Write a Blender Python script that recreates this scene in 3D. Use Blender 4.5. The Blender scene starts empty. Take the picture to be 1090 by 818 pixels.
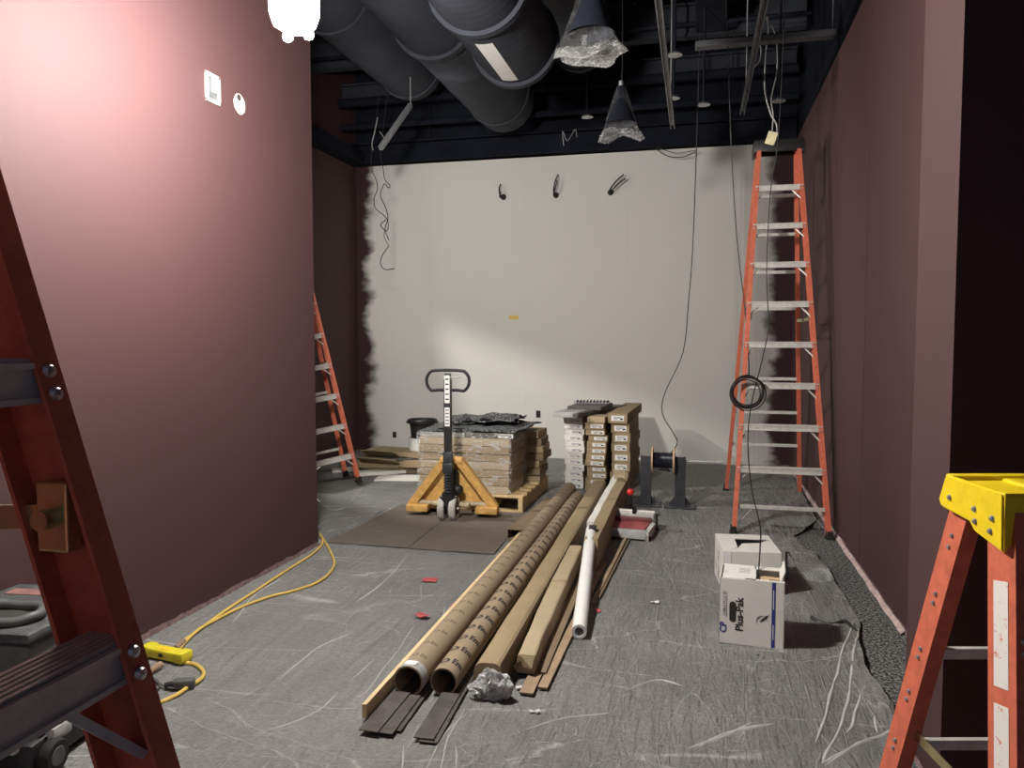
import bpy, bmesh, math, random
from mathutils import Vector, Matrix, noise as mnoise
PI = math.pi
R = random.Random(7)
sc = bpy.context.scene
C = sc.collection
# ------------------------------------------------------------------ camera
CAM_H = 1.45
FPX = 818.0
PITCH = math.radians(3.29)
YAW = math.atan(200 / 818 * math.cos(PITCH))
cd = bpy.data.cameras.new('camera'); cam = bpy.data.objects.new('camera', cd); C.objects.link(cam)
cd.sensor_fit = 'HORIZONTAL'; cd.sensor_width = 36.0; cd.lens = 36.0 * FPX / 1090.0
cd.clip_start = 0.02
cam.location = (0, 0, CAM_H)
cam.rotation_euler = (PI / 2 - PITCH, 0, YAW)
sc.camera = cam
# ------------------------------------------------------------------ colour management, world
sc.view_settings.view_transform = 'Standard'
sc.view_settings.look = 'None'
sc.view_settings.exposure = 2.0
sc.view_settings.gamma = 1.0
sc.view_settings.use_curve_mapping = False
w = bpy.data.worlds.new('world'); sc.world = w; w.use_nodes = True
w.node_tree.nodes['Background'].inputs[0].default_value = (0.55, 0.62, 1.0, 1)
w.node_tree.nodes['Background'].inputs[1].default_value = 0.045
# ------------------------------------------------------------------ work light and added fill lights
LAMP = Vector((-1.64, 2.94, 2.82))      # hanging work light
LAMP_STRENGTH = 2600.0
def spot(name, loc, target, energy, color, size, blend, radius):
    l = bpy.data.lights.new(name, 'SPOT'); o = bpy.data.objects.new(name, l); C.objects.link(o)
    l.energy = energy; l.color = color; l.spot_size = size; l.spot_blend = blend; l.shadow_soft_size = radius
    o.location = loc
    o.rotation_euler = (Vector(target) - Vector(loc)).to_track_quat('-Z', 'Y').to_euler()
    return o
spot('wall_fill', (-0.5, -0.1, 3.0), (-2.59, 1.6, 1.7), 40, (1.0, 0.86, 0.72), math.radians(82), 1.0, 0.3)  # added fill for the left wall, no fixture stands there
FILL_POS = Vector((-3.5, 5.55, 2.55))     # added fill light, unseen behind the left partition
spot('wedge_fill', FILL_POS, (-.8, 9.2, 1.2), 62, (1.0, .97, .90), math.radians(120), .3, .010)  # added to throw the bright wedge onto the back wall
spot('bay_fill', (-3.5, 5.6, 3.2), (-1.2, 9.2, 2.0), 34, (1.0, .98, .92), math.radians(118), .7, .25)  # added unseen fill that lifts the back wall

# ------------------------------------------------------------------ photo geometry helpers (floor point / point on a vertical plane)
_f = Vector((-math.sin(YAW) * math.cos(PITCH), math.cos(YAW) * math.cos(PITCH), -math.sin(PITCH)))
_r = Vector((math.cos(YAW), math.sin(YAW), 0)); _u = _r.cross(_f)
def ray(x, y): return _f + _r * ((x - 545) / FPX) - _u * ((y - 409) / FPX)
def fz(x, y, z=0.0):
    v = ray(x, y); p = v * ((z - CAM_H) / v.z); return Vector((p.x, p.y, z))
def fy(x, y, Y0):
    v = ray(x, y); p = v * (Y0 / v.y); return Vector((p.x, Y0, p.z + CAM_H))
def fx(x, y, X0):
    v = ray(x, y); p = v * (X0 / v.x); return Vector((X0, p.y, p.z + CAM_H))

# ------------------------------------------------------------------ materials
class N:
    def __init__(s, name):
        s.m = bpy.data.materials.new(name); s.m.use_nodes = True
        s.t = s.m.node_tree; s.n = s.t.nodes; s.l = s.t.links
        s.b = s.n['Principled BSDF']; s.out = s.n['Material Output']
    def add(s, typ, **kw):
        n = s.n.new(typ)
        for k, v in kw.items():
            if k.startswith('i_'): n.inputs[k[2:].replace('_', ' ')].default_value = v
            else: setattr(n, k, v)
        return n
    def link(s, a, b): s.l.new(a, b)
    def coord(s, scale=(1, 1, 1), rot=(0, 0, 0), kind='Object'):
        tc = s.add('ShaderNodeTexCoord'); mp = s.add('ShaderNodeMapping')
        mp.inputs['Scale'].default_value = scale; mp.inputs['Rotation'].default_value = rot
        s.link(tc.outputs[kind], mp.inputs['Vector']); return mp.outputs[0]
    def noise(s, vec, scale, detail=4, rough=.5, dist=0):
        n = s.add('ShaderNodeTexNoise'); n.inputs['Scale'].default_value = scale
        n.inputs['Detail'].default_value = detail; n.inputs['Roughness'].default_value = rough
        n.inputs['Distortion'].default_value = dist
        s.link(vec, n.inputs['Vector']); return n.outputs['Fac']
    def ramp(s, fac, stops):
        r = s.add('ShaderNodeValToRGB'); cr = r.color_ramp
        while len(cr.elements) < len(stops): cr.elements.new(.5)
        for e, (p, c) in zip(cr.elements, stops):
            e.position = p; e.color = (c, c, c, 1) if not hasattr(c, '__len__') else (*c, 1)
        s.link(fac, r.inputs[0]); return r.outputs[0]
    def mix(s, fac, a, b):
        m = s.add('ShaderNodeMix', data_type='RGBA')
        for v, i in ((fac, 0), (a, 6), (b, 7)):
            if isinstance(v, (int, float)): m.inputs[i].default_value = v
            elif isinstance(v, tuple): m.inputs[i].default_value = (*v, 1)
            else: s.link(v, m.inputs[i])
        return m.outputs[2]
    def math(s, op, a, b=0.0, c=0.0):
        m = s.add('ShaderNodeMath', operation=op)
        for v, i in ((a, 0), (b, 1), (c, 2)):
            if isinstance(v, (int, float)): m.inputs[i].default_value = v
            else: s.link(v, m.inputs[i])
        return m.outputs[0]
    def bump(s, h, strength=.3, dist=.01, chain=None):
        b = s.add('ShaderNodeBump'); b.inputs['Strength'].default_value = strength; b.inputs['Distance'].default_value = dist
        s.link(h, b.inputs['Height'])
        if chain: s.link(chain, b.inputs['Normal'])
        return b.outputs[0]
    def fin(s, col=None, rough=.6, metal=0.0, normal=None, spec=.4):
        if col is not None:
            if isinstance(col, tuple): s.b.inputs['Base Color'].default_value = (*col, 1)
            else: s.link(col, s.b.inputs['Base Color'])
        if isinstance(rough, (int, float)): s.b.inputs['Roughness'].default_value = rough
        else: s.link(rough, s.b.inputs['Roughness'])
        s.b.inputs['Metallic'].default_value = metal
        s.b.inputs['Specular IOR Level'].default_value = spec
        if normal is not None: s.link(normal, s.b.inputs['Normal'])
        return s.m

def simple(name, col, rough=.6, metal=0.0, var=.25, scale=12, bump=.08, spec=.4):
    n = N(name); v = n.coord()
    a = n.noise(v, scale, 5, .6)
    lo = tuple(c * (1 - var) for c in col); hi = tuple(min(1, c * (1 + var)) for c in col)
    c = n.mix(n.ramp(a, [(.3, 0.0), (.7, 1.0)]), lo, hi)
    return n.fin(c, rough, metal, n.bump(n.noise(v, scale * 6, 3), bump, .004), spec)

MAROON = (.061, .0275, .028)
def wall_paint(name, col, rough=.5, pale=None):
    n = N(name); v = n.coord()
    a = n.noise(v, 1.1, 3, .5)
    c = n.mix(a, tuple(k * .92 for k in col), tuple(k * 1.08 for k in col))
    if pale:
        sx = n.add('ShaderNodeSeparateXYZ'); n.link(v, sx.inputs[0])
        e = n.math('MULTIPLY', n.noise(v, 5, 6, .6), .06)
        f = n.math('LESS_THAN', sx.outputs[2], e)
        g = n.math('MULTIPLY', f, n.ramp(n.noise(v, 30, 4, .7), [(.30, .3), (.6, .9)]))
        c = n.mix(g, c, pale)
    return n.fin(c, rough, 0, n.bump(n.noise(v, 220, 2), .12, .002), .36)
M = {}
M['maroon'] = wall_paint('maroon_paint', MAROON, .72, (.34, .24, .23))
M['maroon_lit'] = wall_paint('maroon_lit_copy', (.20, .115, .108), .45)  # wall maroon brightened to stand for a lit face, unused
M['maroon_shaded'] = wall_paint('maroon_shaded_copy', (.014, .004, .005), .7)  # wall maroon darkened to stand for an unlit face, unused
M['black_paint'] = simple('black_ceiling_paint', (.011, .0125, .019), .9, 0, .3, 4, .05, .08)
M['duct_paint'] = simple('black_duct_paint', (.032, .035, .045), .7, 0, .2, 5, .05, .2)
M['dark_steel'] = simple('dark_steel', (.06, .062, .07), .45, .5)
M['galv'] = simple('galvanised', (.5, .5, .5), .4, .8)
M['alu'] = simple('aluminium', (.56, .54, .50), .45, .12, .15, 25)
M['orange'] = simple('orange_fibreglass', (.56, .135, .075), .5, 0, .18, 30)
M['yellow'] = simple('yellow_plastic', (.85, .62, .015), .42, 0, .1, 20)
M['black'] = simple('black_plastic', (.018, .018, .019), .45)
M['rubber'] = simple('black_rubber', (.014, .014, .014), .8)
M['brass'] = simple('zinc_plated_steel', (.55, .47, .25), .3, .8, .15)
M['jack'] = simple('jack_yellow', (.62, .36, .11), .5, 0, .25, 25)
M['pallet'] = simple('pallet_wood', (.58, .42, .22), .8, 0, .25, 9)
M['wood'] = simple('light_pine', (.68, .52, .30), .7, 0, .15, 9)
M['ply'] = simple('plywood', (.62, .42, .26), .7, 0, .15, 14)
M['white_card'] = simple('white_card', (.72, .70, .65), .75, 0, .04, 8)
M['label'] = simple('white_label', (.78, .77, .75), .6, 0, .05, 20)
M['worn_label'] = None
M['ink'] = simple('black_ink', (.02, .02, .025), .7)
M['blue_ink'] = simple('blue_ink', (.03, .04, .22), .6)
M['inside'] = simple('dark_inside', (.03, .028, .025), .9)
M['cord_yellow'] = simple('yellow_cord', (.60, .42, .10), .5, 0, .1)
M['gfci'] = simple('gfci_yellow', (.60, .52, .03), .45, 0, .1)
M['red'] = simple('red_plastic', (.55, .02, .02), .35)
M['redtape'] = simple('red_tape', (.42, .075, .08), .6)
M['pinkred'] = simple('faded_red', (.32, .07, .075), .6)
M['greyplast'] = simple('grey_plastic', (.085, .088, .09), .5, 0, .25, 14)
M['greylight'] = simple('light_grey_plastic', (.38, .38, .37), .5)
M['white'] = simple('white_plastic', (.78, .78, .76), .5, 0, .04)
M['wire'] = simple('black_wire', (.012, .012, .013), .5)
M['wheel'] = simple('worn_white_wheel', (.42, .41, .38), .6, 0, .2, 25)
M['tape_y'] = simple('yellow_tape', (.7, .5, .12), .6)
M['vinyl'] = simple('dark_vinyl', (.085, .077, .070), .5, 0, .35, 18)
M['tan'] = simple('tan_board', (.33, .235, .15), .7, 0, .2, 12)
M['plaster'] = simple('bare_plaster', (.62, .48, .44), .9, 0, .2, 40)

def card(name, col, crease=.35):
    n = N(name); v = n.coord()
    a = n.noise(v, 6, 5, .6)
    fine = n.noise(n.coord((1, 1, 8)), 40, 2)
    c = n.mix(a, tuple(k * .8 for k in col), tuple(k * 1.15 for k in col))
    c = n.mix(n.math('MULTIPLY', fine, .25), c, tuple(k * .6 for k in col))
    return n.fin(c, .8, 0, n.bump(a, crease, .02, n.bump(fine, .1, .003)), .25)
M['card'] = card('cardboard', (.335, .255, .155))
M['card_pale'] = card('pale_cardboard', (.43, .345, .225))
M['card_dark'] = card('dark_cardboard', (.22, .16, .105))
M['kraft'] = card('kraft_tube', (.32, .245, .165), .1)

def speckle(name, dark, light, scale=160):
    n = N(name); v = n.coord()
    a = n.noise(v, scale, 3, .7); b = n.noise(v, 3, 4)
    c = n.mix(n.ramp(a, [(.44, 0.0), (.62, 1.0)]), dark, light)
    c = n.mix(n.math('MULTIPLY', b, .35), c, dark)
    return n.fin(c, .95, 0, n.bump(a, .8, .006), .1)
M['carpet'] = speckle('speckled_carpet', (.03, .03, .03), (.36, .36, .35), 75)
M['carpet_tile'] = speckle('carpet_tile', (.018, .019, .021), (.27, .27, .275), 55)

def sheet_mat():
    n = N('dusty_plastic_sheet')
    v = n.coord(); vs = n.coord((6, 1.1, 1), (0, 0, math.radians(12)))
    big = n.noise(v, 1.3, 5, .6); wr = n.noise(vs, 4.0, 6, .62, 1.0)
    fine = n.noise(v, 60, 4, .75)
    c = n.mix(n.ramp(big, [(.3, 0.0), (.7, 1.0)]), (.20, .198, .193), (.315, .31, .30))
    c = n.mix(n.ramp(fine, [(.38, .0), (.65, .6)]), c, (.13, .13, .129))
    nf = n.normal = None
    # pale crease lines along the folds of the sheet
    crease = None
    for rot, sc_, wd, st, seed in ((-38, (.35, 1.5, 1), .0045, .9, 0), (22, (.45, 1.7, 1), .004, .7, 5), (-70, (.4, 1.9, 1), .0045, .8, 9), (-50, (1.2, 3.5, 1), .005, .6, 3), (-20, (1.0, 3.2, 1), .005, .55, 7), (6, (3.4, .45, 1), .007, .6, 11), (14, (4.6, .5, 1), .007, .45, 13)):
        mp = n.coord(sc_, (0, 0, math.radians(rot)))
        nz = n.add('ShaderNodeTexNoise'); nz.inputs['Scale'].default_value = 1.8; nz.inputs['Detail'].default_value = 3; n.link(mp, nz.inputs['Vector'])
        ad = n.add('ShaderNodeVectorMath', operation='MULTIPLY_ADD'); n.link(nz.outputs['Color'], ad.inputs[0]); ad.inputs[1].default_value = (.45, .45, 0); n.link(mp, ad.inputs[2])
        vo = n.add('ShaderNodeTexVoronoi', feature='DISTANCE_TO_EDGE'); vo.inputs['Scale'].default_value = 1.1; n.link(ad.outputs[0], vo.inputs['Vector'])
        l = n.ramp(vo.outputs['Distance'], [(0.0, 1.0), (wd * 1.6, 0.0)])
        k_ = n.noise(n.coord((1, 1, 1), (0, 0, rot)), 1.1, 2)
        l = n.math('MULTIPLY', l, n.ramp(k_, [(.46, 0.0), (.58, 1.0)]))
        c = n.mix(n.math('MULTIPLY', l, st), c, (.50, .50, .485))
        crease = l if crease is None else n.math('MAXIMUM', crease, l)
    wr = n.math('ADD', wr, n.math('MULTIPLY', crease, .25))
    b1 = n.bump(wr, .8, .04)
    b2 = n.bump(n.noise(n.coord((1.4, 2.6, 1), (0, 0, .35)), 9, 6, .65, 1.8), .75, .02, b1)
    b3 = n.bump(fine, .2, .003, b2)
    return n.fin(c, n.ramp(big, [(.3, .42), (.7, .6)]), 0, b3, .45)
M['sheet'] = sheet_mat()

def hardboard():
    n = N('brown_hardboard'); v = n.coord()
    c = n.mix(n.noise(v, 3, 6, .65), (.10, .080, .068), (.165, .135, .113))
    c = n.mix(n.ramp(n.noise(n.coord((1, 6, 1)), 5, 4, .6), [(.55, 0.0), (.7, .4)]), c, (.25, .22, .19))
    return n.fin(c, .7, 0, n.bump(n.noise(v, 90, 2), .1, .002), .3)
M['hardboard'] = hardboard()

def back_wall():
    n = N('primed_wall_cut_in_maroon'); v = n.coord()
    sx = n.add('ShaderNodeSeparateXYZ'); n.link(v, sx.inputs[0]); x, z = sx.outputs[0], sx.outputs[2]
    big = n.noise(n.coord((1, 1, 2.2)), 1.7, 3, .5); med = n.noise(n.coord((2.0, 1, 2.5)), 4, 3, .55)
    ee = n.math('ADD', n.math('MULTIPLY', n.math('SUBTRACT', big, .5), .45), n.math('MULTIPLY', n.math('SUBTRACT', med, .5), .12))
    def smooth(a, lo, hi):
        mr = n.add('ShaderNodeMapRange'); mr.interpolation_type = 'SMOOTHSTEP'
        mr.inputs[1].default_value = lo; mr.inputs[2].default_value = hi; n.link(a, mr.inputs[0]); return mr.outputs[0]
    left = smooth(n.math('MULTIPLY', n.math('ADD', x, ee), -1), 4.03, 4.20)
    right = smooth(n.math('ADD', x, ee), .66, .86)
    # roller streaks next to the right-hand band
    st = n.noise(n.coord((30, 1, .6)), 1.2, 2, .5)
    fade = smooth(n.math('ADD', x, n.math('MULTIPLY', st, .5)), .55, .95)
    f = n.math('MAXIMUM', left, right)
    f = n.math('MAXIMUM', f, n.math('MULTIPLY', fade, .35))
    patch = n.noise(v, .8, 3)
    base = n.mix(patch, (.66, .645, .60), (.72, .70, .66))
    c = n.mix(f, base, (.045, .018, .022))
    # drywall joints, faint
    sj = n.math('ABSOLUTE', n.math('SUBTRACT', n.math('MODULO', n.math('ADD', x, 10.0), 1.22), .61))
    c = n.mix(n.math('MULTIPLY', n.math('LESS_THAN', sj, .004), .12), c, (.4, .39, .37))
    return n.fin(c, .75, 0, n.bump(n.noise(v, 150, 2), .08, .002), .25)
M['wall_back'] = back_wall()

def worn_label():
    n = N('worn_white_sticker'); v = n.coord()
    a = n.noise(n.coord((1, 1, 1.6)), 26, 8, .8)
    c = n.mix(n.ramp(a, [(.57, 0.0), (.61, 1.0)]), (.72, .68, .64), (.55, .12, .07))
    return n.fin(c, .6, 0, n.bump(a, .2, .002))
M['worn_label'] = worn_label()

def film(name, alpha, streak=1.0, scale=14, mask=(.48, .62), dark=.8):
    n = N(name); v = n.coord((1, 1, 2.4))
    a = n.noise(v, scale, 6, .68, 1.6)
    tr = n.add('ShaderNodeBsdfTransparent')
    gl = n.add('ShaderNodeBsdfGlossy'); gl.inputs['Roughness'].default_value = .22
    di = n.add('ShaderNodeBsdfTranslucent'); di.inputs[0].default_value = (dark, dark, dark, 1)
    df = n.add('ShaderNodeBsdfDiffuse'); df.inputs[0].default_value = (dark, dark, dark, 1)
    bp = n.bump(a, .9, .03)
    for q in (gl, df): n.link(bp, q.inputs['Normal'])
    m0 = n.add('ShaderNodeMixShader'); m0.inputs[0].default_value = .3; n.link(df.outputs[0], m0.inputs[1]); n.link(di.outputs[0], m0.inputs[2])
    m1 = n.add('ShaderNodeMixShader'); m1.inputs[0].default_value = .28; n.link(m0.outputs[0], m1.inputs[1]); n.link(gl.outputs[0], m1.inputs[2])
    fac = n.ramp(a, [(mask[0], alpha), (mask[1], min(1, alpha + .55 * streak))])
    m2 = n.add('ShaderNodeMixShader'); n.link(fac, m2.inputs[0]); n.link(tr.outputs[0], m2.inputs[1]); n.link(m1.outputs[0], m2.inputs[2])
    n.link(m2.outputs[0], n.out.inputs['Surface'])
    return n.m
M['wrap'] = film('stretch_wrap', .07, .8, 12, (.51, .56), 1.0)  # whiter streaks in the mask stand in for highlights on the film
M['bag'] = film('clear_plastic_bag', .05, .42, 22, (.5, .70), .6)
M['bag_fold'] = film('bag_fold', .16, .75, 30, (.45, .62), .85)
M['bunch'] = film('crumpled_clear_plastic', .45, 1.0, 34, (.40, .6), 1.0)

def emis(name, col, s):
    n = N(name); e = n.add('ShaderNodeEmission'); e.inputs[0].default_value = (*col, 1); e.inputs[1].default_value = s
    n.link(e.outputs[0], n.out.inputs['Surface']); return n.m
M['led'] = emis('lamp_diffuser', (1.0, .965, .90), LAMP_STRENGTH / 10)

# ------------------------------------------------------------------ mesh helpers
class G:
    """collects shapes into one bmesh"""
    def __init__(s): s.b = bmesh.new()
    def _put(s, t, mat=None, mi=0):
        me = bpy.data.meshes.new('t'); 
        if mat is not None: bmesh.ops.transform(t, matrix=mat, verts=t.verts)
        for f in t.faces: f.material_index = mi
        t.to_mesh(me); t.free(); s.b.from_mesh(me); bpy.data.meshes.remove(me)
        return s
    def box(s, c, d, rot=None, bev=0.0, mi=0, taper=None):
        t = bmesh.new(); bmesh.ops.create_cube(t, size=1)
        for v in t.verts:
            v.co.x *= d[0]; v.co.y *= d[1]; v.co.z *= d[2]
            if taper and v.co.z > 0: v.co.x *= taper[0]; v.co.y *= taper[1]
        if bev > 0: bmesh.ops.bevel(t, geom=list(t.edges), offset=bev, segments=2, profile=.5, affect='EDGES')
        m = Matrix.Translation(c)
        if rot is not None: m = m @ (rot if isinstance(rot, Matrix) else Matrix.Rotation(rot, 4, 'Z'))
        return s._put(t, m, mi)
    def cyl(s, p0, p1, r0, r1=None, seg=20, caps=True, mi=0):
        p0 = Vector(p0); p1 = Vector(p1); r1 = r0 if r1 is None else r1
        t = bmesh.new(); L = (p1 - p0).length
        bmesh.ops.create_cone(t, cap_ends=caps, cap_tris=False, segments=seg, radius1=r0, radius2=r1, depth=L)
        q = (p1 - p0).to_track_quat('Z', 'Y').to_matrix().to_4x4()
        return s._put(t, Matrix.Translation((p0 + p1) / 2) @ q, mi)
    def pipe(s, p0, p1, ro, ri, seg=32, mi=0):
        p0 = Vector(p0); p1 = Vector(p1); q = (p1 - p0).to_track_quat('Z', 'Y').to_matrix()
        t = bmesh.new(); rings = []
        for p, r in ((p0, ro), (p1, ro), (p1, ri), (p0, ri)):
            rings.append([t.verts.new(p + q @ Vector((r * math.cos(2 * PI * k / seg), r * math.sin(2 * PI * k / seg), 0))) for k in range(seg)])
        for a in range(4):
            A = rings[a]; B = rings[(a + 1) % 4]
            for k in range(seg): t.faces.new((A[k], A[(k + 1) % seg], B[(k + 1) % seg], B[k]))
        return s._put(t, None, mi)
    def tube(s, pts, r, seg=8, mi=0, closed=False, smooth=4):
        P = [Vector(p) for p in pts]
        if smooth and len(P) > 2: P = catmull(P, smooth, closed)
        t = bmesh.new(); rings = []; n = len(P); up = None
        for i, p in enumerate(P):
            if closed: d = P[(i + 1) % n] - P[(i - 1) % n]
            else: d = P[min(i + 1, n - 1)] - P[max(i - 1, 0)]
            if d.length < 1e-9: d = Vector((0, 0, 1))
            d.normalize()
            if up is None: up = d.orthogonal().normalized()
            up = (up - d * up.dot(d))
            up = up.normalized() if up.length > 1e-6 else d.orthogonal().normalized()
            w_ = d.cross(up); rr = r[i * len(r) // n] if isinstance(r, (list, tuple)) else r
            rings.append([t.verts.new(p + (up * math.cos(2 * PI * k / seg) + w_ * math.sin(2 * PI * k / seg)) * rr) for k in range(seg)])
        m = n if closed else n - 1
        for i in range(m):
            A = rings[i]; B = rings[(i + 1) % n]
            for k in range(seg): t.faces.new((A[k], A[(k + 1) % seg], B[(k + 1) % seg], B[k]))
        if not closed: t.faces.new(rings[0][::-1]); t.faces.new(rings[-1])
        return s._put(t, None, mi)
    def beam(s, p0, p1, prof, hint, mi=0):
        """extrude a closed 2D profile (u along hint, v = axis x u) from p0 to p1"""
        p0 = Vector(p0); p1 = Vector(p1); d = (p1 - p0).normalized(); h = Vector(hint)
        u = (h - d * h.dot(d)).normalized(); v = d.cross(u)
        t = bmesh.new(); A = [t.verts.new(p0 + u * a + v * b) for a, b in prof]; B = [t.verts.new(p1 + u * a + v * b) for a, b in prof]
        n = len(prof)
        for k in range(n): t.faces.new((A[k], A[(k + 1) % n], B[(k + 1) % n], B[k]))
        t.faces.new(A[::-1]); t.faces.new(B)
        bmesh.ops.recalc_face_normals(t, faces=t.faces)
        return s._put(t, None, mi)
    def poly(s, pts, thick, mi=0):
        """flat polygon pts (3D, planar) extruded by vector thick"""
        th = Vector(thick); t = bmesh.new(); A = [t.verts.new(Vector(p)) for p in pts]; B = [t.verts.new(Vector(p) + th) for p in pts]; n = len(A)
        for k in range(n): t.faces.new((A[k], A[(k + 1) % n], B[(k + 1) % n], B[k]))
        t.faces.new(A[::-1]); t.faces.new(B)
        bmesh.ops.recalc_face_normals(t, faces=t.faces)
        return s._put(t, None, mi)
    def sphere(s, c, r, mi=0, sub=3, sc_=(1, 1, 1)):
        t = bmesh.new(); bmesh.ops.create_icosphere(t, subdivisions=sub, radius=r)
        return s._put(t, Matrix.Translation(c) @ Matrix.Diagonal((*sc_, 1)), mi)
    def lathe(s, prof, c=(0, 0, 0), seg=32, mi=0, axis=None, closed=False):
        t = bmesh.new(); rings = [[t.verts.new((r * math.cos(2 * PI * k / seg), r * math.sin(2 * PI * k / seg), z)) for k in range(seg)] for r, z in prof]
        m = len(rings) if closed else len(rings) - 1
        for i in range(m):
            A = rings[i]; B = rings[(i + 1) % len(rings)]
            for k in range(seg): t.faces.new((A[k], A[(k + 1) % seg], B[(k + 1) % seg], B[k]))
        mt = Matrix.Translation(c)
        if axis: mt = mt @ Vector(axis).to_track_quat('Z', 'Y').to_matrix().to_4x4()
        bmesh.ops.recalc_face_normals(t, faces=t.faces)
        return s._put(t, mt, mi)
    def jitter(s, amp, freq=6, seed=0):
        for v in s.b.verts:
            v.co += mnoise.noise_vector(v.co * freq + Vector((seed, seed, seed))) * amp
        return s
    def sub(s, cuts): bmesh.ops.subdivide_edges(s.b, edges=list(s.b.edges), cuts=cuts, use_grid_fill=True); return s
    def out(s, name, mats, parent=None, smooth=False):
        me = bpy.data.meshes.new(name); bmesh.ops.remove_doubles(s.b, verts=s.b.verts, dist=1e-5)
        s.b.to_mesh(me); s.b.free()
        for m in (mats if isinstance(mats, (list, tuple)) else [mats]): me.materials.append(m)
        if smooth:
            for p in me.polygons: p.use_smooth = True
            try: me.set_sharp_from_angle(angle=math.radians(40))
            except Exception: pass
        o = bpy.data.objects.new(name, me); C.objects.link(o)
        if parent: o.parent = parent
        return o
def catmull(P, k, closed=False):
    out = []; n = len(P)
    for i in range(n if closed else n - 1):
        if closed: a, b, c, d = P[i - 1], P[i], P[(i + 1) % n], P[(i + 2) % n]
        else: a, b, c, d = P[max(i - 1, 0)], P[i], P[i + 1], P[min(i + 2, n - 1)]
        for j in range(k):
            t = j / k
            out.append(.5 * ((2 * b) + (c - a) * t + (2 * a - 5 * b + 4 * c - d) * t * t + (3 * b - a - 3 * c + d) * t ** 3))
    if not closed: out.append(P[-1].copy())
    return out
def tag(o, label=None, cat=None, group=None, kind=None):
    if label: o['label'] = label
    if cat: o['category'] = cat
    if group: o['group'] = group
    if kind: o['kind'] = kind
    return o
def thing(name, loc=(0, 0, 0), rz=0, label=None, cat=None, group=None):
    o = bpy.data.objects.new(name, None); o.empty_display_size = .1; C.objects.link(o)
    o.location = loc; o.rotation_euler = (0, 0, rz)
    return tag(o, label, cat, group)
def dup(root, loc, rz, label=None, cat=None, group=None):
    r = root.copy(); C.objects.link(r); r.location = loc; r.rotation_euler = (0, 0, rz); tag(r, label, cat, group)
    for ch in list(root.children):
        c = ch.copy(); C.objects.link(c); c.parent = r
        for g in list(ch.children):
            d = g.copy(); C.objects.link(d); d.parent = c
    return r
def struct(name, g, m, smooth=False): return tag(g.out(name, m, None, smooth), kind='structure')
def text_mesh(body, size, bold=0.0):
    cu = bpy.data.curves.new('txt', 'FONT'); cu.body = body; cu.size = size; cu.align_x = 'CENTER'; cu.align_y = 'CENTER'; cu.offset = bold; cu.resolution_u = 3
    o = bpy.data.objects.new('txt', cu); C.objects.link(o)
    me = bpy.data.meshes.new_from_object(o)
    bpy.data.objects.remove(o); bpy.data.curves.remove(cu)
    return me
def text_on(g, body, size, matrix, mi=0, bold=0.0):
    me = text_mesh(body, size, bold); t = bmesh.new(); t.from_mesh(me); bpy.data.meshes.remove(me)
    g._put(t, matrix, mi); return g
ORD = ['bottom', 'second', 'third', 'fourth', 'fifth', 'sixth', 'seventh', 'eighth', 'ninth', 'tenth', 'eleventh', 'twelfth']

# ================================================================== SETTING
YB = 9.2; XL = -2.59; XR = 1.0; XBL = -4.3; ZH = 3.65; ZC = 5.0
struct('floor', G().box((-1, 4, -.05), (12, 14, .1)), M['carpet'])
struct('wall_left', G().box((-2.69, 1.1, 2.5), (.2, 7.5, 5.0)), M['maroon'])
struct('wall_left_bay', G().box((-4.4, 7.0, 2.5), (.2, 4.6, 5.0)), M['maroon'])
struct('wall_left_return', G().box((-3.6, 4.78, 2.5), (1.6, .14, 5.0)), M['maroon'])
struct('wall_back', G().box((-1.65, YB + .1, ZH / 2), (5.7, .2, ZH)), M['wall_back'])
struct('wall_back_upper', G().box((-1.65, YB + .1, (ZH + 5) / 2), (5.7, .2, 5 - ZH)), M['black_paint'])
struct('wall_right', G().box((1.1, (2.9 + 9.2) / 2, ZH / 2), (.2, 9.2 - 2.9, ZH)), M['maroon'])
struct('wall_right_upper', G().box((1.12, (2.98 + 9.2) / 2, (ZH + 5) / 2), (.2, 9.2 - 2.98, 5 - ZH)), M['black_paint'])
struct('wall_right_return', G().box((.74 + 1.63, 2.557 + .2115, 2.5), (3.26, .423, 5.0)), M['maroon'])
struct('wall_right_far', G().box((4.1, .6, 2.5), (.2, 3.9, 5.0)), M['maroon'])
struct('ceiling', G().box((-1, 4, ZC + .05), (12, 14, .1)), M['black_paint'])
struct('trim_back_beam', G().box((-1.65, YB - .06, ZH + .14), (5.3, .12, .28)).box((-1.65, YB - .09, ZH + .01), (5.3, .18, .02)), M['black_paint'])
struct('trim_left_beam', G().box((XBL + .09, 7.0, ZH + .07), (.18, 4.3, .16)), M['black_paint'])
# vertical drywall seams on the right wall: narrow joint ridges
for i, yy in enumerate((5.2, 6.4, 7.62)):
    struct('trim_%d' % (i + 1), G().box((.9995, yy, ZH / 2), (.003, .02, ZH - .02)), M['maroon'])
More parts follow.
